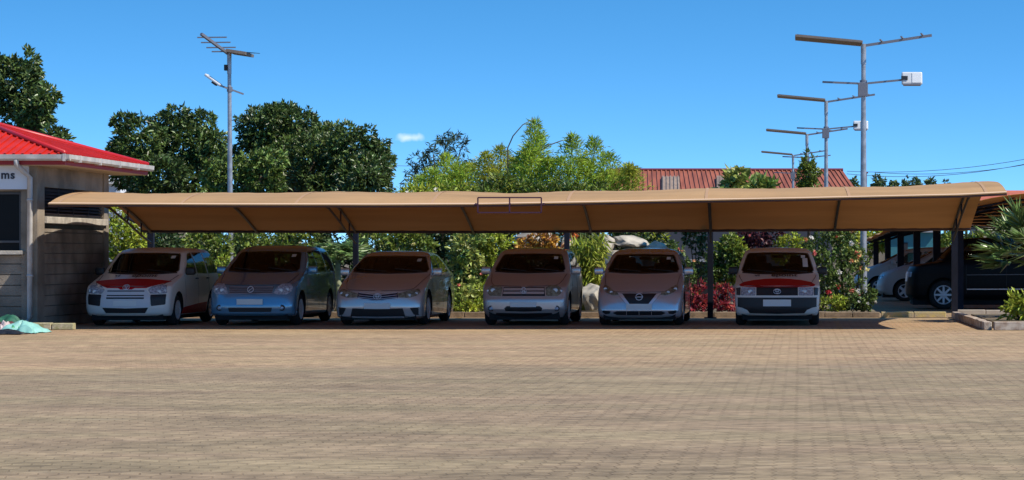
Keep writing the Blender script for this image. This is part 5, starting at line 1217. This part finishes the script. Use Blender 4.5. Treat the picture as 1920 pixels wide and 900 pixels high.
# ------------------------------------------------------------------ solar street lamps
M_panel = mat('solar panel back', (.20,.16,.13), .5, noise=.2); M_arm = mat('grey steel arm', (.20,.20,.23), .45, .4); M_wlamp = mat('white lamp housing', (.62,.64,.66), .4); M_led = mat('lamp diffuser', (.72,.74,.76), .3)
M_cell = mat('dark solar cells', (.01,.013,.03), .12)
def solar_lamp(label, pxp, pyt, Y, full_=True, head=True):
    X = gx(pxp, Y); zt = gz(pyt, Y); t = thing('solar_street_lamp', label, 'street lamp', (X, Y, 0), 0, 'solar street lamps at the right')
    m = MB().tube([(0,0,0),(0,0,zt*.5),(0,0,zt-.15)], [.085,.07,.05], 12).lathe([(0,.14),(.25,.13),(.26,.09)], 'z', 12).lathe([(zt-.45,.062),(zt+.02,.062)], 'z', 10); m.build('pole', M_grey, t, smooth=False)
    MB().box((-.16,-.14,zt-1.22),(-.02,.06,zt-.9)).build('controller_box', M_blk, t, bevel=.01) if False else MB().box((-.13,-.12,zt-1.20),(.10,-.055,zt-.88)).build('controller_box', M_arm, t, bevel=.01)
    # solar panel lying nearly flat, long side to the left, on its rails
    p0 = Vector((-1.58,0,zt+.17)); p1 = Vector((-.03,0,zt+.03))
    m = MB().bar(p0, p1, .95, .055); m.build('solar_panel', M_panel, t, bevel=.006)
    MB().bar(p0+Vector((0.03,0,.031)), p1+Vector((-.03,0,.031)), .90, .008).build('cells', M_cell, t)
    m = MB().bar((-.05,0,zt-.03), (1.58,0,zt+.22), .05, .06); m.build('panel_arm', M_arm, t)
    m = MB()
    for k in (.42,.90,1.36): z = zt-.03+.153*k; m.bar((k-.05,-.45,z+.04),(k+.06,.45,z+.06),.035,.03)
    m.build('panel_rails', M_arm, t)
    zl = zt-.93*1.0; zl = zt-.88
    m = MB().bar((-.95,0,zl+.02),(.0,0,zl-.02),.035,.045).bar((0,0,zl-.02),(.92,0,zl+.07),.035,.045).lathe([(zl-.12,.085),(zl+.06,.085)], 'z', 10); m.build('lamp_arm', M_arm, t)
    if head:
        h = MB().box((-.24,-.05,-.15),(.24,.05,.15)).build('lamp_head', M_wlamp, t, bevel=.035); h.location = (1.12,-.02,zl+.10); h.rotation_euler = (R(-12),0,0)
        MB().box((.0,-.062,-.12),(.215,-.05,.12)).build('diffuser', M_led, h, bevel=.004); MB().box((-.25,-.075,-.05),(-.10,-.04,.04)).build('bracket', M_blk, h)
        MB().box((-.2,-.054,-.165),(.2,.054,-.145)).build('rim', M_arm, h)
    return t
solar_lamp('tallest solar street lamp at the right with a white lamp head, nearest one', 1619, 84, 54.3)
l2 = solar_lamp('second solar street lamp from the right, its white lamp head just behind the nearest pole', 1549, 190, 76)
l3 = solar_lamp('third solar street lamp whose pole top shows above the cypress', 1513, 252, 91, head=False)
l4 = solar_lamp('lowest and farthest solar street lamp left of the cypress', 1487, 291, 117)
# left lamp
Y = 57; X = gx(433, Y); zt = gz(100, Y)
t = thing('solar_street_lamp', 'lone thin solar street lamp rising between the dark trees at the left', 'street lamp', (X, Y, 0))
MB().tube([(0.0,0,0),(-.02,0,zt*.5),(-.04,0,zt-.15)], [.075,.06,.045], 12).lathe([(zt-.5,.055),(zt+.02,.055)], 'z', 10, (-.04,0,0)).lathe([(0,.13),(.22,.12),(.23,.08)], 'z', 12).build('pole', M_grey, t)
m = MB().bar((-.05,0,zt-.02),(gx(392,Y)-X,-.75,gz(69,Y)),.07,.06); m.build('panel_arm', M_arm, t)
m = MB()
for (a, b) in ((386+5,71),(398,80.5),(408,90),(418,97.5)):
    m.bar((gx(a-19,Y)-X,-.1-.0,gz(b,Y)),(gx(a+36,Y)-X,-.1,gz(b-.5,Y)),.03,.03)
m.build('panel_rails', M_arm, t)
p0 = Vector((gx(432,Y)-X, 0, gz(97,Y))); p1 = Vector((gx(468,Y)-X, 0, gz(102.5,Y))); MB().bar(p0, p1, .9, .07).build('solar_panel', M_panel, t)
m = MB().add([(p1.x-.15,-.40,p1.z+.05),(gx(491,Y)-X,-.2,gz(101,Y)),(p1.x-.15,.45,p1.z+.10),(p1.x-.15,-.40,p1.z+.02),(gx(491,Y)-X,-.2,gz(102,Y)),(p1.x-.15,.45,p1.z+.07)], [(0,1,2),(5,4,3),(0,3,4,1),(1,4,5,2),(2,5,3,0)]); m.build('cells', M_cell, t)
MB().box((-.15,-.08,zt-.42),(-.08,.04,zt-.28)).build('controller_box', M_blk, t)
m = MB().bar((gx(455,Y)-X,.1,gz(176,Y)),(gx(412,Y)-X,-.12,gz(160,Y)),.035,.04).lathe([(gz(172,Y),.07),(gz(163,Y),.07)], 'z', 8, (-.03,0,0)); m.build('lamp_arm', M_arm, t)
m = MB().box((-.26,-.12,-.03),(.20,.12,.03)); h = m.build('lamp_head', M_wlamp, t, bevel=.02); h.location = (gx(405,Y)-X, -.15, gz(152.5,Y)); h.rotation_euler = (0,R(36),0)
MB().box((-.02,-.09,-.075),(.10,.09,-.035)).build('heat_sink', M_blk, h)
# overhead wires
G = 'thin overhead wires at the right'
for i, (a, b, c_, d_, s_, lab) in enumerate(((1588,321,1990,285,.3,'uppermost thin overhead wire crossing the sky at the right'),(1588,326,1990,292,.4,'middle thin overhead wire crossing the sky at the right'),(1640,323,1990,295,.3,'lowest thin overhead wire crossing the sky at the right'))):
    Y = 100; p, q = at(a,b,Y), at(c_,d_,Y-6); pts = [p.lerp(q,u)-Vector((0,0,s_*4*u*(1-u))) for u in np.linspace(0,1,14)]
    o = MB().tube(pts, .011, 5).build('overhead_wire', mat('wire', (.08,.09,.12), .6)); tag(o, lab, 'wire', G)
Y = 100; pts = [at(600,296,Y).lerp(at(900,304,Y),u)-Vector((0,0,.25*4*u*(1-u))) for u in np.linspace(0,1,12)]; o = MB().tube(pts, .010, 5).build('overhead_wire', MATS['wire']); tag(o, 'faint thin wire in the sky gap under the small cloud', 'wire')
# ------------------------------------------------------------------ heap of sheets at the left edge
def crumple(label, px, py, w, d, h, col, seed, Y, name='crumpled_sheet', rz=0, z0=0.0):
    r_ = np.random.default_rng(seed); n = 26; ph = r_.uniform(0,6,(8,2)); fr = r_.uniform(1,9,(8,2)); P = []
    for i in range(n):
        row = []
        for j in range(n):
            u, v = i/(n-1)*2-1, j/(n-1)*2-1; rr = math.hypot(u, v); e = max(0, 1-rr**2.5)
            k = sum(math.sin(fr[q][0]*u+ph[q][0])*math.sin(fr[q][1]*v+ph[q][1]) for q in range(8))/8
            rad = 1+.16*math.sin(5*math.atan2(v,u)+ph[0][0])+.08*math.sin(11*math.atan2(v,u)+ph[1][0])
            row.append((u*w*rad+.05*w*k, v*d*rad, .006+max(0, h*(e**.6)*(.65+1.0*k))+r_.uniform(0,.012)))
        P.append(row)
    m = MB().grid(P); o = m.build(name, mat('sheet '+label[:18], col, .5, transl=.1, noise=.2, nscale=5), fix=False); c = at(px, py, Y); o.location = (c.x, c.y, z0); o.rotation_euler = (0,0,rz); smooth_angle(o, 30)
    so_ = o.modifiers.new('t', 'SOLIDIFY'); so_.thickness = .006
    return tag(o, label, 'sheet', 'heap of crumpled sheets at the left edge')
crumple('pale turquoise crumpled plastic sheet, frontmost on the paving at the left edge', 45, 620, .36, .40, .22, (.28,.58,.50), 3, 41.2)
crumple('bright green crumpled cloth on top of the turquoise sheet', 38, 612, .17, .22, .16, (.03,.32,.13), 5, 41.2, z0=.06)
crumple('long dull green rolled tarpaulin at the back of the heap', 10, 596, .42, .35, .32, (.03,.14,.085), 8, 42.4)
crumple('dark maroon cloth bundle in the heap', 2, 606, .28, .25, .22, (.10,.03,.035), 11, 41.9)
crumple('pink and white cloth bundle in the heap', 8, 612, .16, .18, .20, (.60,.48,.46), 12, 41.5)
crumple('black plastic sheet under the front of the heap', 4, 632, .36, .22, .08, (.012,.012,.015), 14, 40.4)
